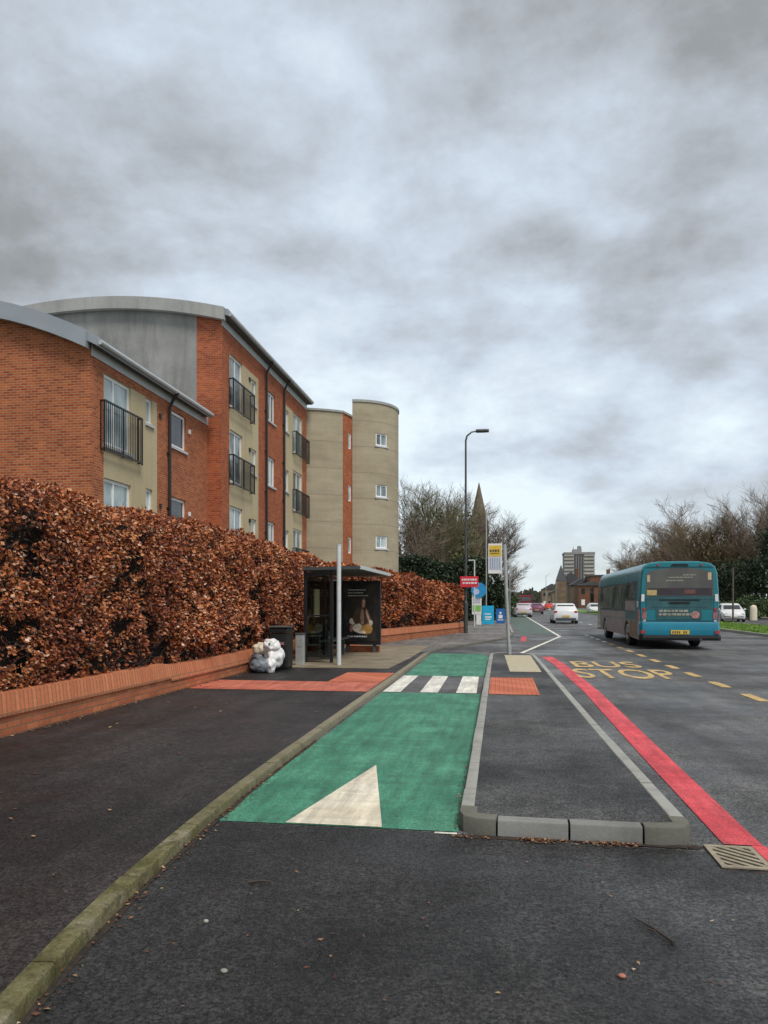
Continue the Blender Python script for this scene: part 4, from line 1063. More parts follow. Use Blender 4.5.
# ------------------------------------------------------------------ bus
def wheel(parent, x, y, r, wd, name='wheel', side=1):
    mb = MB(); n = 24
    prof = [(wd*.5-.02, r*.62),(wd*.5,r*.72),(wd*.5,r*.93),(wd*.42,r),(-wd*.42,r),(-wd*.5,r*.93),(-wd*.5,r*.6)]
    mb.loft([[(x+side*u, y+q*math.cos(2*math.pi*k/n), r+q*math.sin(2*math.pi*k/n)) for k in range(n)] for u, q in prof], 0, True, True)
    wo = mb.build(name, M['rubber'], parent, world=False, smooth=True)
    mb = MB(); mb.loft([[(x+side*u, y+q*math.cos(2*math.pi*k/n), r+q*math.sin(2*math.pi*k/n)) for k in range(n)] for u, q in ((wd*.5-.015,r*.6),(wd*.5+.012,r*.56),(wd*.5-.03,r*.2),(wd*.5+.02,r*.16))], 0, False, True)
    mb.build('rim', M['rim'], wo, world=False, smooth=True)
BUS = empty('single_decker_bus', (5.70,24.9,.0), 'teal single-decker bus driving away past the bus stop bay', 'bus')
BL, BW = 10.6, 1.23
def sec(y, k=1.0, dz=0, zlo=.92):
    pr = [(BW,zlo),(BW,1.6),(BW-.03,2.1),(BW-.06,2.50),(BW-.12,2.68),(BW-.26,2.79),(BW-.60,2.85)]
    pts = [(x*k, y, z+dz*(z > 2.3)) for x, z in pr]+[(-x*k, y, z+dz*(z > 2.3)) for x, z in reversed(pr)]
    return pts
mb = MB(); mb.loft([sec(.06,.965,-.05), sec(.0+.12,.99,-.015), sec(.28,1.0), sec(3,1), sec(7,1), sec(BL-.4,1), sec(BL-.15,.985,-.03), sec(BL,.93,-.12)], 0, True, True)
mb.build('body', M['teal'], BUS, world=False, smooth=True)
# lower skirts with wheel arches
wy = [2.55, 8.1]
for s_ in (-1, 1):
    segs = []
    poly = [(.10,.30),(.10,.93),(BL-.12,.93),(BL-.12,.30)]
    bottom = []
    for c in reversed(wy):
        for k in range(0, 13):
            a = math.pi*k/12; bottom.append((c+.58*math.cos(a), .34+.60*math.sin(a)*.92))
    poly = poly+[(p, max(q, .30)) for p, q in bottom]
    mb = MB(); xo = s_*(BW-.001); mb.prism(poly, 'x', xo, xo-s_*.05); mb.build('side_skirt', M['dirty'], BUS, world=False)
mb = MB(); mb.box(-BW+.08,BW-.08,.25,1.9,.42,.915); mb.box(-BW+.35,BW-.35,1.9,BL-.3,.40,.915); mb.box(-BW+.06,BW-.06,3.3,7.3,.42,.91); mb.build('underbody', M['black'], BUS, world=False)
mb = MB()
prf = [(.10,.36),(-.0,.44),(-.02,.62),(.0,.80),(.055,.915)]
mb.loft([[(x, y+dy, z) for y, z in prf]+[(x, .3, .915),(x, .3, .36)] for x, dy in ((-BW,.10),(-BW+.08,.0),(BW-.08,.0),(BW,.10))], 0, True, True)
mb.build('rear_bumper', M['bluebus'], BUS, world=False, smooth=True)
mb = MB(); mb.loft([[(x, y+dy, z) for y, z in ((-.03,.30),(-.05,.38),(-.03,.47),(.2,.47),(.2,.30))] for x, dy in ((-BW-.01,.10),(-BW+.08,.0),(BW-.08,.0),(BW+.03,.10))], 0, True, True); mb.build('bumper_strip', M['black'], BUS, world=False)
# rear: raised dull panel, window, slot, advert, plate, lamps
def rear(poly, d, mat, nm, th=.02, par=None):
    mb = MB(); mb.loft([[(x, y0, z) for x, z in poly] for y0 in (.06-d, .06-d+th)], 0, True, True); return mb.build(nm, mat, par or BUS, world=False)
top_arc = [(1.0*math.cos(math.pi*k/12)*1.02, 2.44+.19*math.sin(math.pi*k/12)) for k in range(0, 13)]
rear([(-1.04,1.72),(1.04,1.72)]+top_arc, .012, M['rearglass'], 'rear_window')
rear([(-1.05,1.63),(1.05,1.63),(1.05,1.70),(-1.05,1.70)], .016, M['tealdark'], 'window_ledge')
rear([(-1.0,1.30),(1.0,1.30),(1.0,1.62),(-1.0,1.62)], .008, M['tealdark'], 'engine_cover')
rear([(-.98,1.74),(.98,1.74),(.98,1.98),(-.98,1.98)], .015, plain('dark_tint', (.045,.035,.042), .3, 0, .2), 'window_band')
rear([(-.30,1.46),(.28,1.46),(.33,1.50),(.28,1.54),(-.30,1.54),(-.35,1.50)], .014, M['black'], 'vent_slot')
ad = rear([(-.72,.98),(.68,.98),(.68,1.32),(-.72,1.32)], .018, M['tealdark'], 'advert_panel')
mb = MB()
for z, n_ in ((1.21,7),(1.10,8)):
    x = -.64
    for k in range(n_):
        wd = ru(.07,.14); mb.box(x, x+wd, .030,.037, z, z+.07); x += wd+.025
mb.build('advert_lettering', plain('faded_print', (.34,.32,.26), .5, 0, .4, 10), ad, world=False)
mb = MB(); mb.prism(ell(.48,1.12,.13,.12), 'y', .026,.036); mb.build('advert_figure', plain('faded_pink', (.42,.22,.20), .5, 0, .4, 10), ad, world=False)
pw = MB()
for z, x0_, x1_ in ((2.30,-.35,.35),(2.20,-.42,.05),(2.38,.1,.5)):
    x = x0_
    while x < x1_: wd = ru(.04,.09); pw.box(x, x+wd, .036,.042, z, z+.045); x += wd+.02
pw.build('window_lettering', plain('faint_print', (.30,.29,.23), .5), BUS, world=False)
rear([(-1.0,1.75),(-.70,1.75),(-.70,1.92),(-1.0,1.92)], .022, plain('yellow_sticker', (.55,.42,.18), .5, 0, .3, 14), 'yellow_sticker')
rear([(-1.0,2.18),(-.91,2.18),(-.91,2.40),(-1.0,2.40)], .022, M['beige'], 'route_sticker')
rear([(.86,2.24),(.97,2.24),(.97,2.48),(.86,2.48)], .022, M['beige'], 'route_sticker')
rear([(.15,1.80),(.48,1.80),(.48,1.93),(.15,1.93)], .022, plain('brown_sticker', (.16,.07,.06), .5), 'window_sticker')
rear([(-.27,2.70),(.27,2.70),(.22,2.755),(-.22,2.755)], .055, M['black'], 'roof_grille', .1)
rear([(-.28,.50),(.28,.50),(.28,.63),(-.28,.63)], .10, M['plateY'], 'number_plate', .03)
mb = MB()
for k in range(7):
    if k != 4: mb.box(-.24+k*.068, -.20+k*.068, -.046,-.041,.525,.60)
mb.build('plate_characters', M['poledark'], BUS, world=False)
for s_ in (-1, 1):
    rear([(s_*1.02,.98),(s_*1.15,.98),(s_*1.15,1.22),(s_*1.02,1.22)], .02, M['tailgrey'], 'tail_lamp', .04)
    rear([(s_*1.04,.90),(s_*1.12,.90),(s_*1.12,.96),(s_*1.04,.96)], .026, M['lampclear'], 'reversing_lamp', .04)
    rear([(s_*1.09,1.55),(s_*1.18,1.55),(s_*1.17,1.78),(s_*1.08,1.78)], .016, M['plateW'], 'side_sticker', .04)
def seam(x0, x1, z0, z1, d=.009):
    rear([(x0,z0),(x1,z0),(x1,z1),(x0,z1)], d, M['black'], 'panel_seam', .02)
seam(-1.12,1.12,.922,.932,.03); seam(-1.04,-1.03,.94,1.62); seam(1.03,1.04,.94,1.62); seam(-1.04,1.04,2.655,2.663,.02); seam(-.86,.86,1.36,1.368,.010)
for k in range(5): rear([(-.62,1.565+.011*k),(.62,1.565+.011*k),(.62,1.570+.011*k),(-.62,1.570+.011*k)], .012, M['black'], 'engine_louvre')
mb = MB(); mb.tube([(.62,.02,.34),(.62,-.06,.33)], .045, 10); mb.build('exhaust_pipe', M['poledark'], BUS, world=False)
for s_ in (-1, 1):
    rear([(s_*1.045,1.25),(s_*1.13,1.25),(s_*1.13,1.34),(s_*1.045,1.34)], .022, M['tail'], 'brake_lamp', .04)
    rear([(s_*.62,2.70),(s_*.70,2.70),(s_*.70,2.74),(s_*.62,2.74)], .05, M['tail'], 'roof_lamp', .1)
    mb = MB(); mb.box(s_*(BW-.10)-.07,s_*(BW-.10)+.05,-.06,.02,.52,.62); mb.build('reflector', M['tail'], BUS, world=False)
# side glazing and doors (both sides)
def sidep(s_, y0, y1, z0, z1, mat, nm, d=.006, par=None):
    mb = MB()
    def xx(z): return BW+d if z <= 1.6 else (BW+d-(z-1.6)/.5*.03 if z <= 2.1 else BW+d-.03-(z-2.1)/.4*.03)
    zs = [z0]+[z for z in (1.6, 2.1) if z0 < z < z1]+[z1]
    mb.loft([[(s_*xx(z), y, z) for z in zs]+[(s_*(xx(z)-.03), y, z) for z in reversed(zs)] for y in (y0, y1)], 0, True, True)
    return mb.build(nm, mat, par or BUS, world=False)
for s_ in (-1, 1):
    sidep(s_, .78, 9.35, 1.22, 2.22, M['black'], 'window_surround', .004)
    for y0, y1, z0 in ((.85,1.75,1.66),(1.83,2.75,1.66),(2.85,3.9,1.28),(3.98,5.0,1.28),(5.08,6.1,1.28),(6.18,7.2,1.28),(7.28,8.3,1.28),(8.38,9.25,1.28)):
        sidep(s_, y0, y1, z0, 2.17, M['busglass'], 'side_window', .010)
    sidep(s_, .75, 2.80, 1.24, 1.58, M['dirty'], 'engine_panel', .012)
    sidep(s_, .42, 2.80, .94, 1.20, M['tealdark'], 'lower_panel', .008)
    sidep(s_, 2.85, 9.3, .94, 1.20, M['dirty'], 'lower_panel', .008)
    sidep(s_, .28, .50, 1.36, 1.56, M['plateW'], 'side_sticker', .010)
    sidep(s_, .10, .40, .95, 1.28, M['tailgrey'], 'side_lamp', .010)
    mb = MB(); mb.box(s_*(BW+.006)-.006, s_*(BW+.006)+.006, .55, 1.9, .36, .9); mb.build('skirt_panel', M['brownp'], BUS, world=False)
sidep(-1, 9.42, 10.3, .42, 2.24, M['busglass'], 'door', .012)
for c in wy:
    for s_ in (-1, 1): wheel(BUS, s_*(BW-.17), c, .47, .28, side=s_)
mb = MB(); mb.box(-1.0,1.0,BL-.02,BL+.03,1.0,2.35); mb.build('windscreen', M['busglass'], BUS, world=False)
mb = MB(); mb.tube([(-BW,BL-.1,2.3),(-BW-.2,BL+.1,2.2),(-BW-.22,BL+.12,1.95)], .02, 6); mb.box(-BW-.30,-BW-.14,BL+.08,BL+.16,1.55,1.95); mb.build('wing_mirror', M['black'], BUS, world=False)

# ------------------------------------------------------------------ cars
def car(loc, rz, paint, label, group, L=4.2, Hh=1.48, W=.89, proto=None):
    root = empty('parked_car' if 'parked' in label else 'car', loc, label, 'car', group, rz)
    # stations along y (rear at 0): (y, halfwidth, z_bottom, z_belt, z_top, top halfwidth)
    def ring(y, w_, zb, zs, zt, wt):
        p = [(w_*.93,zb),(w_,zb+.12),(w_*1.0,zs*.7),(w_*.97,zs),(wt*1.0,zt-.08),(wt*.82,zt)]
        return [(x, y, z) for x, z in p]+[(-x, y, z) for x, z in reversed(p)]
    st = [(0,W*.86,.36,.78,.90,W*.78),(.06,W*.95,.24,.88,.98,W*.82),(.30,W,.20,.95,1.22,W*.78),(.62,W,.20,.96,Hh-.08,W*.76),(1.1,W,.20,.96,Hh,W*.78),(2.0,W,.20,.95,Hh-.01,W*.78),(2.55,W,.20,.93,Hh-.13,W*.76),(3.15,W,.20,.90,1.0,W*.80),(3.8,W*.97,.20,.80,.86,W*.80),(4.1,W*.88,.24,.66,.72,W*.75),(L,W*.74,.34,.55,.60,W*.66)]
    mb = MB(); mb.loft([ring(*s_) for s_ in st], 0, True, True); mb.build('body', paint, root, world=False, smooth=True)
    g = M['glassdark']
    mb = MB(); mb.loft([[(x*W, y, z) for x in (-.70,.70)] for y, z in ((.245,1.04),(.555,Hh-.13))], 0, closed=False)
    mb2 = MB(); mb2.raw([(-.70*W,.16,1.03),(.70*W,.16,1.03),(.64*W,.47,Hh-.12),(-.64*W,.47,Hh-.12),(-.70*W,.26,1.03),(.70*W,.26,1.03),(.64*W,.57,Hh-.12),(-.64*W,.57,Hh-.12)], [(0,1,2,3),(4,7,6,5),(0,4,5,1),(3,2,6,7),(0,3,7,4),(1,5,6,2)]); mb2.build('rear_window', g, root, world=False)
    mb = MB(); mb.raw([(-.70*W,3.19,1.02),(.70*W,3.19,1.02),(.66*W,2.62,Hh-.15),(-.66*W,2.62,Hh-.15),(-.70*W,3.05,1.0),(.70*W,3.05,1.0),(.66*W,2.5,Hh-.17),(-.66*W,2.5,Hh-.17)], [(0,1,2,3),(4,7,6,5),(0,4,5,1),(3,2,6,7),(0,3,7,4),(1,5,6,2)]); mb.build('windscreen', g, root, world=False)
    for s_ in (-1, 1):
        for (y0, y1, y2, y3) in ((.55,1.55,1.55,.85),(1.62,2.80,2.32,1.62)):
            mb = MB(); q = [(s_*W*.985,y0,1.0),(s_*W*.985,y1,1.0),(s_*W*.81,y2,Hh-.14),(s_*W*.81,y3,Hh-.14)]
            mb.raw(q+[(x-s_*.05,y,z) for x, y, z in q], [(0,1,2,3),(4,7,6,5),(0,4,5,1),(3,2,6,7),(0,3,7,4),(1,5,6,2)]); mb.build('side_window', g, root, world=False)
        mb = MB(); mb.box(s_*W*.80-.13,s_*W*.80+.10,-.01,.16,.80,.93); mb.build('tail_light', M['tail'], root, world=False)
        mb = MB(); mb.box(s_*W*.66-.15,s_*W*.66+.13,L-.25,L-.03,.56,.68); mb.build('headlight', M['lampclear'], root, world=False)
        mb = MB(); mb.box(s_*(W+.08)-.09,s_*(W+.08)+.07,2.72,2.84,.93,1.06, bev=.02); mb.build('wing_mirror', paint, root, world=False)
        for y in (.78, 3.35): wheel(root, s_*(W-.10), y, .31, .2, side=s_)
    mb = MB(); mb.box(-W*.8,W*.8,-.03,.2,.24,.42, bev=.02); mb.build('bumper', M['poledark'], root, world=False)
    mb = MB(); mb.box(-.26,.26,-.045,-.032,.50,.61); mb.build('number_plate', M['plateY'], root, world=False)
    mb = MB(); mb.box(-.26,.26,L+.0,L+.03,.38,.49); mb.build('number_plate', M['plateW'], root, world=False)
    return root
G1 = 'cars on the far road'
p = at_px(566, 53.5); car(p, 0, M['carwhite'], 'white hatchback driving away in the lane left of the bus', 'cars on the road')
p = at_px(736, 59); car((p[0]+.3, p[1]+3.5, 0), math.pi-.15, M['carwhite'], 'white car facing the camera beyond the median, right of the bus', 'cars on the road')
p = at_px(596, 104); car((p[0], p[1]+4, 0), math.pi, M['carwhite'], 'distant white car beyond the median, left edge of the bus', 'cars on the road')
p = at_px(537, 100); car(p, 0, M['carmauve'], 'dark mauve car queuing far ahead', 'cars on the road')
p = at_px(524, 78); car((p[0],p[1],0), .05, M['carpink'], 'silver car far off beside the left kerb', 'cars on the road')
p = at_px(529, 125); car(p, 0, M['carpink'], 'silver car behind the queue between the red car and mauve car', 'cars on the road')
p = at_px(517, 118); car((p[0],p[1],0), 0, M['carred'], 'bright red car farthest left in the distant queue', 'cars on the road')
p = at_px(549, 150); car(p, 0, M['carred'], 'small red car far away right of the mauve car', 'cars on the road')
p = at_px(526, 150)
for (px, zc, mt, lb) in ((543, 175, M['carwhite'], 'tiny white car far away above the mauve car'), (521, 160, M['carred'], 'tiny red car far left, just under the dark red van'), (534, 185, M['carmauve'], 'tiny dark car at the far end of the queue'), (553, 210, M['carpink'], 'tiny silver car far away left of the small church')):
    p = at_px(px, zc); car(p, 0, mt, lb, 'cars on the road')
p = at_px(526, 150)
RB = empty('van', (p[0],p[1],0), 'dark red high van at the head of the distant queue', 'van')
mb = MB(); mb.box(p[0]-1.15,p[0]+1.15,p[1],p[1]+6,.45,3.1, bev=.08); mb.build('body', M['cardarkred'], RB)
mb = MB(); mb.box(p[0]-.9,p[0]+.9,p[1]-.03,p[1]-.005,1.9,2.7); mb.build('rear_window', M['glassdark'], RB)
for s_ in (-1,1):
    for yy in (1.0,4.8):
        mb = MB(); mb.tube([(p[0]+s_*.95-.12,p[1]+yy,.45),(p[0]+s_*.95+.12,p[1]+yy,.45)], .45, 14); mb.build('wheel', M['rubber'], RB)
# bollard at the median end
p = at_px(753.5, 57)
BO = empty('bollard', (p[0],p[1],.1), 'white round-topped traffic bollard on the median grass', 'bollard')
mb = MB(); mb.loft([[(p[0]+r_*math.cos(2*math.pi*k/14), p[1]+r_*.6*math.sin(2*math.pi*k/14), z) for k in range(14)] for r_, z in ((.28,.1),(.27,.3),(.27,1.05),(.23,1.22),(.14,1.32),(.04,1.35))], 0, True, True); mb.build('bollard_shell', M['bagcream'], BO, smooth=True)
mb = MB(); mb.box(p[0]-.31,p[0]+.31,p[1]-.2,p[1]+.2,.09,.16); mb.build('base', M['poledark'], BO)

# ------------------------------------------------------------------ trees
def tree_mesh(seed, h, spread, trunk_r, levels=4, upright=.55, first=.22):
    rs = random.Random(seed); tk = MB(); tw = MB()
    def grow(p, d, ln, r, lvl):
        n = 4 if lvl <= 1 else 3; pts = [p]; dd = d.copy()
        for i in range(n):
            dd = (dd+Vector((rs.uniform(-1,1),rs.uniform(-1,1),rs.uniform(-.4,.8)))*(.10 if lvl == 0 else .2)).normalized()
            pts.append(pts[-1]+dd*ln/n)
        r1 = r*.45; rad = [r+(r1-r)*i/n for i in range(n+1)]
        (tk if lvl <= 1 else tw).tube(pts, rad, 8 if lvl == 0 else (5 if lvl == 1 else 3), caps=False)
        if lvl >= levels: return
        nb = [11, 8, 8, 6][lvl]
        for b in range(nb):
            t = (first if lvl == 0 else .2)+(1-(first if lvl == 0 else .2))*((b+rs.random()*.8)/nb); t = min(t, .99)
            k = int(t*n); q = pts[k].lerp(pts[min(k+1,n)], t*n-k)
            ax = (pts[min(k+1,n)]-pts[k]).normalized()
            az = rs.uniform(0, 6.283); side = Vector((math.cos(az), math.sin(az), 0)); side = (side-ax*side.dot(ax))
            if side.length < .1: continue
            side.normalize()
            nd = (ax*upright+side*(1-upright)*1.25*spread+Vector((0,0,.22))).normalized()
            grow(q, nd, ln*rs.uniform(.42,.68)*(1.15-.4*t if lvl == 0 else 1), max(r*(.5-.15*t), .015), lvl+1)
    grow(Vector((0,0,0)), Vector((rs.uniform(-.05,.05),rs.uniform(-.05,.05),1)), h*.72, trunk_r, 0)
    zmax = max(v[2] for v in tw.v); k = h/zmax
    for m in (tk, tw): m.v = [(x*k, y*k, z*k) for x, y, z in m.v]
    return tk, tw
def leaf_cloud(mb, n, c, r, size, rs, hollow=.5, clump=0):
    cl = [(Vector((rs.uniform(-1,1),rs.uniform(-1,1),rs.uniform(-1,1))).normalized()*rs.uniform(.3,.95)) for _ in range(clump)] if clump else None
    for _ in range(n):
        if cl:
            v = rs.choice(cl)+Vector((rs.gauss(0,.14),rs.gauss(0,.14),rs.gauss(0,.12)))
        else:
            v = Vector((rs.gauss(0,1),rs.gauss(0,1),rs.gauss(0,1))).normalized()*(hollow+(1-hollow)*rs.random()**.5)
        p = Vector((c[0]+v.x*r[0], c[1]+v.y*r[1], max(c[2]+v.z*r[2], .1)))
        a = Vector((rs.uniform(-1,1),rs.uniform(-1,1),rs.uniform(-1,1))).normalized(); b = a.cross(Vector((rs.uniform(-1,1),rs.uniform(-1,1),rs.uniform(-1,1))))
        if b.length < .1: continue
        b.normalize(); s = size*rs.uniform(.6,1.3)
        mb.face([p-a*s, p+b*s*.6, p+a*s, p-b*s*.6])
protos = {}
def get_proto(key):
    if key in protos: return protos[key]
    seed, h, spread, r, up, kind = key
    tk, tw = tree_mesh(seed, h, spread, r, 4, up, .12 if kind != 'tall' else .3)
    mats = {'moss': (M['barkmoss'], M['twigmoss']), 'brown': (M['bark'], M['twigbrown']), 'rust': (M['bark'], M['twigred']), 'tall': (M['bark'], M['twigbrown'])}[kind]
    root = bpy.data.objects.new('bare_tree', None); col.objects.link(root)
    tk.build('trunk', mats[0], root, world=False, recalc=False); tw.build('crown', mats[1], root, world=False, recalc=False)
    if kind in ('moss', 'rust'):
        lm = MB(); rs = random.Random(seed)
        leaf_cloud(lm, 2600, (0,0,h*.42), (h*.28,h*.28,h*.36), .16, rs, .2, 40)
        lm.build('ivy' if kind == 'moss' else 'dead_leaves', M['ivy'] if kind == 'moss' else M['deadleaf'], root, world=False, recalc=False)
    protos[key] = [root, False]; return protos[key]
def place_tree(key, x, y, s, rz, label, group, sz=None):
    pr = get_proto(key)
    if not pr[1]: o = pr[0]; pr[1] = True
    else: o = copy_tree(pr[0])
    o.location = (x, y, -.03); o.rotation_euler = (0,0,rz); o.scale = (s, s, sz or s)
    tag(o, label, 'tree', group); return o
MOSS = (1, 13, 1.0, .28, .55, 'moss'); MOSS2 = (2, 13, .9, .25, .62, 'moss'); BR = (3, 13, 1.0, .26, .5, 'brown'); RU = (4, 12, 1.1, .25, .5, 'rust'); RU2 = (5, 12, 1.0, .24, .55, 'rust'); TALL = (6, 17, 1.0, .3, .55, 'tall')
GL = 'bare trees behind the left hedge'
def pt(px, zc): a = at_px(px, zc); return a[0], a[1]
for i, (px, zc, key, s, rz, lb) in enumerate([
    (408, 66, BR, .92, .3, 'bare brown tree showing just right of the rounded tower'),
    (428, 74, MOSS, 1.12, 1.2, 'mossy green-brown tree left of the tall street lamp'),
    (450, 78, MOSS2, 1.12, 2.2, 'ivy-covered tree directly left of the lamp post'),
    (470, 92, BR, 1.12, 3.9, 'bare tree between the lamp post and the church spire'),
    (498, 96, TALL, .80, 5.0, 'bare tree right of the stone spire, above the bus stop flag'),
    (440, 95, BR, 1.3, 4.0, 'taller pale bare tree behind the mossy ones'),
    (508, 120, BR, .75, 4.4, 'low wispy bare tree leaning over the road right of the flag')]):
    x, y = pt(px, zc); place_tree(key, x, y, s, rz, lb, GL)
GRt = 'bare trees across the dual carriageway'
for i, (px, zc, key, s, rz, lb) in enumerate([
    (762, 84, TALL, .98, .4, 'tallest bare tree at the right edge, standing over the rest'),
    (735, 88, RU, 1.12, 1.4, 'rusty brown tree above the white car beyond the median'),
    (712, 90, RU2, 1.15, 2.4, 'rusty bare tree above the right end of the bus roof'),
    (692, 100, BR, 1.22, .4, 'grey-brown bare tree above the middle of the bus'),
    (674, 108, RU, 1.20, 3.4, 'rounded rusty tree above the bus rear window'),
    (658, 118, BR, 1.18, 4.4, 'bare tree above the left end of the bus rear'),
    (645, 130, RU2, 1.1, 5.4, 'brown tree above the bus rear-left corner'),
    (633, 142, BR, 1.05, .9, 'bare tree rising over the bus side windows'),
    (624, 158, RU, .92, 1.9, 'lowest brown tree at the left end of the far row'),
    (748, 108, BR, 1.25, 2.9, 'pale bare tree behind the tallest one'),
    (722, 118, BR, 1.25, 3.9, 'background bare tree behind the rusty pair')]):
    x, y = pt(px, zc); place_tree(key, x, y, s, rz, lb, GRt)
def bushy(px, zc, parts, label, name='evergreen_tree', mat='evergreen', n=6000, size=.14, cat='tree', seed=1, clump=60):
    x, y = pt(px, zc); rs = random.Random(seed)
    root = empty(name, (x,y,-.03), label, cat)
    mb = MB()
    tot = sum(r[0]*r[2] for c, r in parts)
    for c, r in parts: leaf_cloud(mb, int(n*r[0]*r[2]/tot), (x+c[0], y+c[1], c[2]), r, size, rs, .4, clump)
    mb.build('crown', M[mat], root, recalc=False)
    mb = MB()
    for c, r in parts: mb.tube([(x+c[0]*.3,y+c[1]*.3,0),(x+c[0],y+c[1],c[2])], [.18,.06], 6)
    mb.build('trunk', M['bark'], root)
bushy(768, 74, [((0,0,3.5),(4,2.6,3.4)),((1,0,7.5),(2.4,2.2,3))], 'dark evergreen tree at the right edge behind the bollard', n=11000, seed=3)
bushy(742, 78, [((0,0,2.6),(3.2,2.2,2.6)),((-2,1,4.2),(2.2,2,2))], 'dark evergreen shrubs behind the white car', n=7000, seed=4)
bushy(718, 84, [((0,0,2.2),(3.5,2,2.4))], 'dark undergrowth shrub behind the right end of the bus', 'shrub', n=5000, seed=5, cat='shrub')
bushy(690, 98, [((0,0,2.2),(5,2,2.6))], 'dark undergrowth shrub hidden mostly by the bus', 'shrub', n=5000, seed=15, cat='shrub')
bushy(650, 122, [((0,0,2.4),(6,2,2.8))], 'dark undergrowth shrub seen over the bus side', 'shrub', n=5000, seed=16, cat='shrub')
bushy(755, 67, [((0,0,1.1),(1.9,1.4,1.2))], 'rounded green shrub right of the white bollard', 'shrub', 'everlight', 3500, .09, 'shrub', 6)
bushy(738, 70, [((0,0,.9),(2.2,1.2,1.0))], 'low green shrub above the white car roof', 'shrub', 'everlight', 3000, .09, 'shrub', 7)
# evergreen hedge on the left side
x0_, y0_ = pt(398, 56); x1_, y1_ = pt(486, 60)
rs = random.Random(9); EH = empty('evergreen_hedge', (x0_, y0_, 0), 'tall dark green hedge behind the beech hedge, under the bare trees', 'hedge')
mb = MB()
for _ in range(16000):
    t = rs.random(); z = rs.uniform(.1, 4.75+.25*math.sin(t*9)); x = x0_+(x1_-x0_)*t; y = y0_+(y1_-y0_)*t-abs(rs.gauss(0,.18)); 
    if rs.random() < .2: z = 4.7+.25*math.sin(t*9)+rs.gauss(0,.15); y += rs.uniform(0,1.4)
    a = Vector((rs.uniform(-1,1),rs.uniform(-1,1),rs.uniform(-1,1))).normalized(); b = a.cross(Vector((rs.uniform(-1,1),rs.uniform(-1,1),rs.uniform(-1,1))))
    if b.length < .1: continue
    b.normalize(); s = rs.uniform(.06,.14); p = Vector((x,y,z)); mb.face([p-a*s,p+b*s*.6,p+a*s,p-b*s*.6])
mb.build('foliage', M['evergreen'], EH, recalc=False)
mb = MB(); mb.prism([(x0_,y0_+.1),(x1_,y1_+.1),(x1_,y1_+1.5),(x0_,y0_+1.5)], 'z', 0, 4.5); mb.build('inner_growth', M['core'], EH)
bushy(494, 62, [((0,0,1.9),(1.5,1.5,2.2))], 'dark shrub behind the bus stop pole and blue boards', 'shrub', n=5000, seed=10, size=.12, cat='shrub')
bushy(508, 84, [((0,0,1.2),(1.4,3,1.5))], 'scrubby green shrub by the far left kerb', 'shrub', 'everlight', 2500, .12, 'shrub', 11)
# far wood and town
rs = random.Random(21); mb = MB()
for _ in range(9000):
    px = rs.uniform(478, 640); zc = rs.uniform(420, 520); x, y = pt(px, zc)
    hh = 7.5+3.5*noise.noise((px*.08, 1.2, 0))+2*noise.noise((px*.3, 7.2, 0))
    p = Vector((x, y, rs.uniform(0, hh))); a = Vector((rs.uniform(-1,1),0,rs.uniform(-1,1))).normalized(); b = Vector((-a.z,.2,a.x)); s = rs.uniform(.5,1.1)
    mb.face([p-a*s,p+b*s*.6,p+a*s,p-b*s*.6])
o = mb.build('wood', leafy('wood_far', [(0,(.035,.045,.03)),(.6,(.07,.075,.05)),(1,(.11,.10,.075))], .9), origin=(50,450,0), kind='stuff', recalc=False); o['label'] = 'dark line of far-off trees at the end of the road'

# church spire behind the left trees
x, y = pt(479, 185)
CH = empty('church_spire', (x,y,0), 'tall brown stone church spire rising among the bare trees on the left', 'church')
mb = MB()
def octo(r, z, n=8): return [(x+r*math.cos(2*math.pi*(k+.5)/n), y+r*math.sin(2*math.pi*(k+.5)/n), z) for k in range(n)]
mb.loft([octo(2.7,20.3), octo(2.45,21.2), octo(.08,31.6)], 0, True, True); mb.build('spire', M['stone'], CH)
mb = MB(); mb.box(x-2.2,x+2.2,y-2.2,y+2.2,0,20.2)
for sx in (-1,1):
    for sy in (-1,1):
        mb.box(x+sx*2.05-.3,x+sx*2.05+.3,y+sy*2.05-.3,y+sy*2.05+.3,0,19.0)
        mb.loft([[(x+sx*2.2+r_*c_, y+sy*2.2+r_*d_, z) for c_, d_ in ((-1,-1),(1,-1),(1,1),(-1,1))] for r_, z in ((.35,19.0),(.02,23.0))], 0, True, True)
mb.build('bell_tower', M['stone'], CH)
for dx in (-.9, .5):
    mb = MB(); mb.prism([(x+dx,11.5),(x+dx+.5,11.5),(x+dx+.5,14),(x+dx+.25,14.6),(x+dx,14)], 'y', y-2.26, y-2.205); mb.build('belfry_window', M['pit'], CH)
mb = MB(); mb.prism([(x-14,0),(x-2.3,0),(x-2.3,9),(x-8,13.5),(x-14,9)], 'y', y-1, y+16); mb.build('nave', M['stone'], CH)

# high-rise
x, y = pt(579.5, 560)
HR = empty('tower_block', (x,y,0), 'grey concrete high-rise tower block far down the road', 'building')
mb = MB(); mb.box(x-11,x+11,y,y+18,0,38.5); mb.build('core_walls', M['concrete'], HR)
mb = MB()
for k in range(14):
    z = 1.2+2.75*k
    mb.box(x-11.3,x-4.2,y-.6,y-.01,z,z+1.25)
mb.build('balcony_band', M['concretepale'], HR)
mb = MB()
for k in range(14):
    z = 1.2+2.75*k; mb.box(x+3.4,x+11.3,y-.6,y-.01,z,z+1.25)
mb.build('balcony_band', M['concretepale'], HR)
mb = MB()
for k in range(4): mb.box(x-3.6+k*1.8,x-2.8+k*1.8,y-.4,y-.01,1,37.5)
mb.build('stair_glazing', M['slate'], HR)
mb = MB(); mb.box(x-11.4,x+11.4,y-.7,y+18.3,38.5,40); mb.build('parapet', M['concrete'], HR)
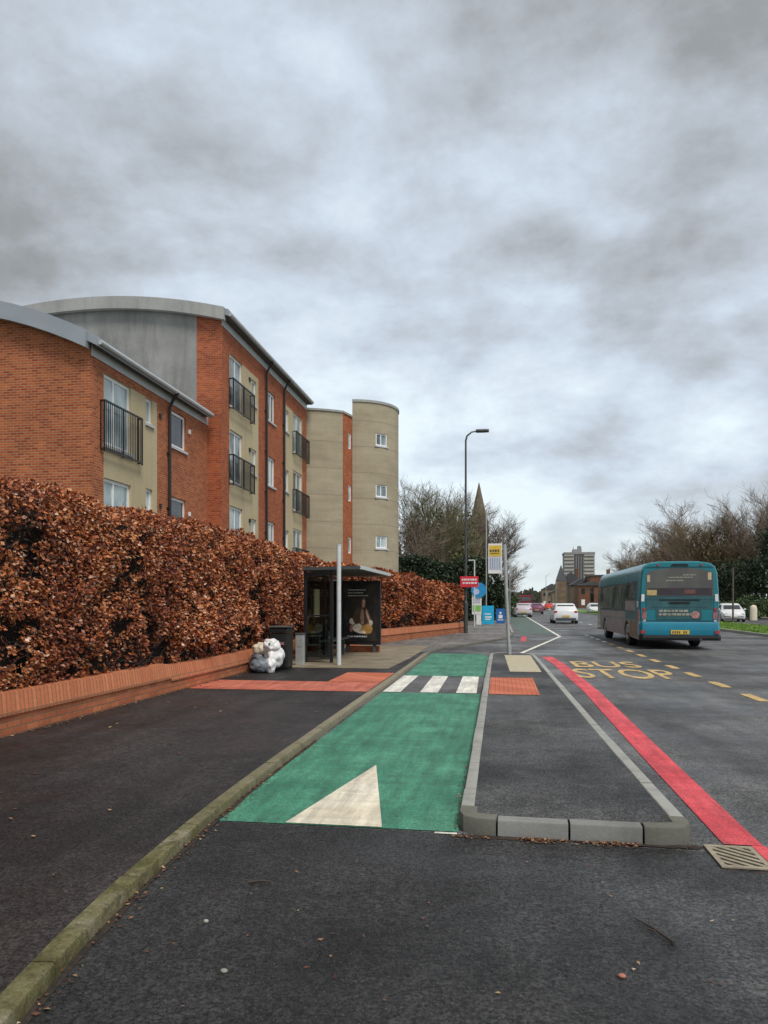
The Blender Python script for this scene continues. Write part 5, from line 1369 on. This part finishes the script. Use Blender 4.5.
mb = MB(); mb.box(x-4.5,x+2,y+4,y+12,40,42.5); mb.box(x-.8,x+1.6,y+5,y+9,42.5,45); mb.tube([(x+1.8,y+6,40),(x+1.8,y+6,44)], .25, 6); mb.tube([(x-4,y+6,42.5),(x-4,y+6,44.5)], .2, 6); mb.build('plant_room', M['concrete'], HR)
# town buildings
def town(px, zc, wd, dp, h, mat, label, roofh=2.5, name='town_building', spire=None, flatroof=False, hip=False):
    x, y = pt(px, zc); root = empty(name, (x,y,0), label, 'building')
    hw = wd/2; mb = MB(); mb.box(x-hw,x+hw,y,y+dp,0,h); mb.build('walls', mat, root)
    mb = MB()
    if flatroof: mb.box(x-hw-.2,x+hw+.2,y-.2,y+dp+.2,h,h+.5)
    else: mb.prism([(x-hw-.3,h),(x+hw+.3,h),(x,h+roofh)], 'y', y-.3, y+dp+.3)
    mb.build('roof', M['slate'], root)
    nst = max(2, int(h/3.2)); nw = max(2, int(wd/2.4))
    for i in range(nst):
        for j in range(nw):
            xx = x-hw+(j+.5)*wd/nw; z = .9+i*h/nst
            mb = MB(); mb.box(xx-.5,xx+.5,y-.08,y-.005,z,z+1.6); mb.build('window', M['glassdark'] if (i+j) % 3 else M['upvc'], root)
    mb = MB(); mb.box(x+hw*.5-.5,x+hw*.5+.5,y+2,y+3,h,h+roofh+1.2); mb.build('chimney', M['townbrick'], root)
    if spire:
        sx, sh, sw = spire
        mb = MB(); mb.box(x+sx-sw,x+sx+sw,y-2,y-2+2*sw,0,sh*.62)
        mb.build('bell_tower', mat, root)
        mb = MB(); mb.loft([[(x+sx+r_*a, y-2+sw+r_*b, z) for a, b in ((-1,-1),(1,-1),(1,1),(-1,1))] for r_, z in ((sw*1.05,sh*.62),(.05,sh))], 0, True, True); mb.build('spire', M['slate'], root)
    return root
town(571, 255, 9, 14, 8.2, M['stone2'], 'pale brown stone church with small spire below the high-rise', 4, 'church', spire=(-3.4, 14.6, 1.7))
town(582, 235, 7, 12, 7.2, M['stone'], 'dark stone house next to the small church', 2.2)
town(592, 215, 7.5, 12, 6.6, M['townbrick'], 'red brick town house left of the bus roof', 1.2)
town(603, 225, 7.5, 12, 9.6, M['townbrick'], 'brown flat-topped brick building just behind the bus front', 1, flatroof=True)
town(614, 240, 8, 12, 8.2, M['stone2'], 'pale gabled building hidden mostly behind the bus', 2.5)
town(552, 380, 10, 12, 8.5, M['stone2'], 'small pale house far away left of the church', 3)
town(560, 300, 6, 12, 6, M['stone2'], 'low pale building at the foot of the small church', 2)
for i, px in enumerate((546, 556, 601)):
    x, y = pt(px, 190+i*30); mb = MB(); mb.tube([(x,y,0),(x,y,8.5),(x+.9,y,9)], [.09,.06,.05], 6)
    tag(mb.build('street_lamp', M['pole'], origin=(x,y,0)), ['distant street lamp over the mauve car', 'distant street lamp left of the small church', 'distant street lamp near the bus front'][i], 'street lamp', 'distant street lamps')

# ------------------------------------------------------------------ litter: leaves, twigs, stones
mb = MB()
def leaf(x, y, z, s):
    a = ru(0,6.28); ca, sa = math.cos(a)*s, math.sin(a)*s; w_ = .55
    h = [ru(.002,.012) for _ in range(4)]
    mb.face([(x-ca,y-sa,z+h[0]),(x+sa*w_,y-ca*w_,z+h[1]),(x+ca,y+sa,z+h[2]),(x-sa*w_,y+ca*w_,z+h[3])])
kat, kL = path_at([q for q in near if 2.2 < q[1] < 8])
for _ in range(300):
    x, y, nx, ny = kat(kL*rnd()); 
    leaf(x-nx*0+abs(random.gauss(.0,.05)), y, .008, ru(.005,.017))
for _ in range(1500):
    x = ru(-.3,1.15)
    if noise.noise((x*3.1, 4.2, 0))+.35*(1-abs(x-.4)/.7) > ru(-.1,.5): leaf(x, 4.765-abs(random.gauss(0,.04)), .009, ru(.004,.015))
for _ in range(70): leaf(-.28-abs(random.gauss(0,.025)), ru(4.85,6.8), .01, ru(.005,.016))
for _ in range(150):
    y = ru(2.2,14); leaf(ru(-5,-2.2), y, FT+.002, ru(.008,.026))
for _ in range(110): leaf(ru(-1.7,2.5), ru(2.4,4.7), .008, ru(.005,.016))
for _ in range(260): leaf(-5.2+abs(random.gauss(0,.06)), ru(4,15), FT+.002, ru(.012,.03))
for _ in range(240): leaf(-5.2+abs(random.gauss(0,.05)), ru(4,15), FT+.002, ru(.008,.02))
o = mb.build('fallen_leaves', M['litter'], origin=(0,0,0), kind='stuff', recalc=False); o['label'] = 'scattered brown fallen leaves along the kerbs'
def twig(px, py, ln, ang, label, fork=True):
    x, y = gp(px, py); mb = MB(); c, s_ = math.cos(ang), math.sin(ang)
    mb.tube([(x,y,.014),(x+c*ln*.5,y+s_*ln*.5,.02),(x+c*ln,y+s_*ln,.013)], [.009,.007,.003], 5)
    if fork:
        mb.tube([(x+c*ln*.4,y+s_*ln*.4,.018),(x+c*ln*.55-s_*.04,y+s_*ln*.55+c*.04,.025)], [.004,.002], 4); mb.tube([(x+c*ln*.6,y+s_*ln*.6,.018),(x+c*ln*.8+s_*.035,y+s_*ln*.8-c*.035,.022)], [.004,.002], 4)
    tag(mb.build('twig', M['twig'], origin=(x,y,.01)), label, 'twig')
twig(674, 946, .27, 2.05, 'dark forked twig on the asphalt at the lower right')
twig(249, 885, .12, .25, 'short dark twig near the mossy kerb', False)
for (px, py, r_, c_, lb) in ((622,978,.017,(.45,.18,.13),'small reddish pebble at the bottom of the road'),(224,973,.016,(.30,.28,.25),'pale pebble right of the mossy kerb'),(206,923,.013,(.40,.38,.35),'small white pebble below the short twig')):
    x, y = gp(px, py); mb = MB(); 
    mb.loft([[(x+r_*q*math.cos(k*math.pi/4)*(1+.2*math.sin(k*2.1)), y+r_*q*.8*math.sin(k*math.pi/4), z) for k in range(8)] for q, z in ((.8,.004),(1,.009),(.6,.016))], 0, True, True)
    tag(mb.build('pebble', plain('pebble', c_, .8), origin=(x,y,0), smooth='all'), lb, 'pebble')
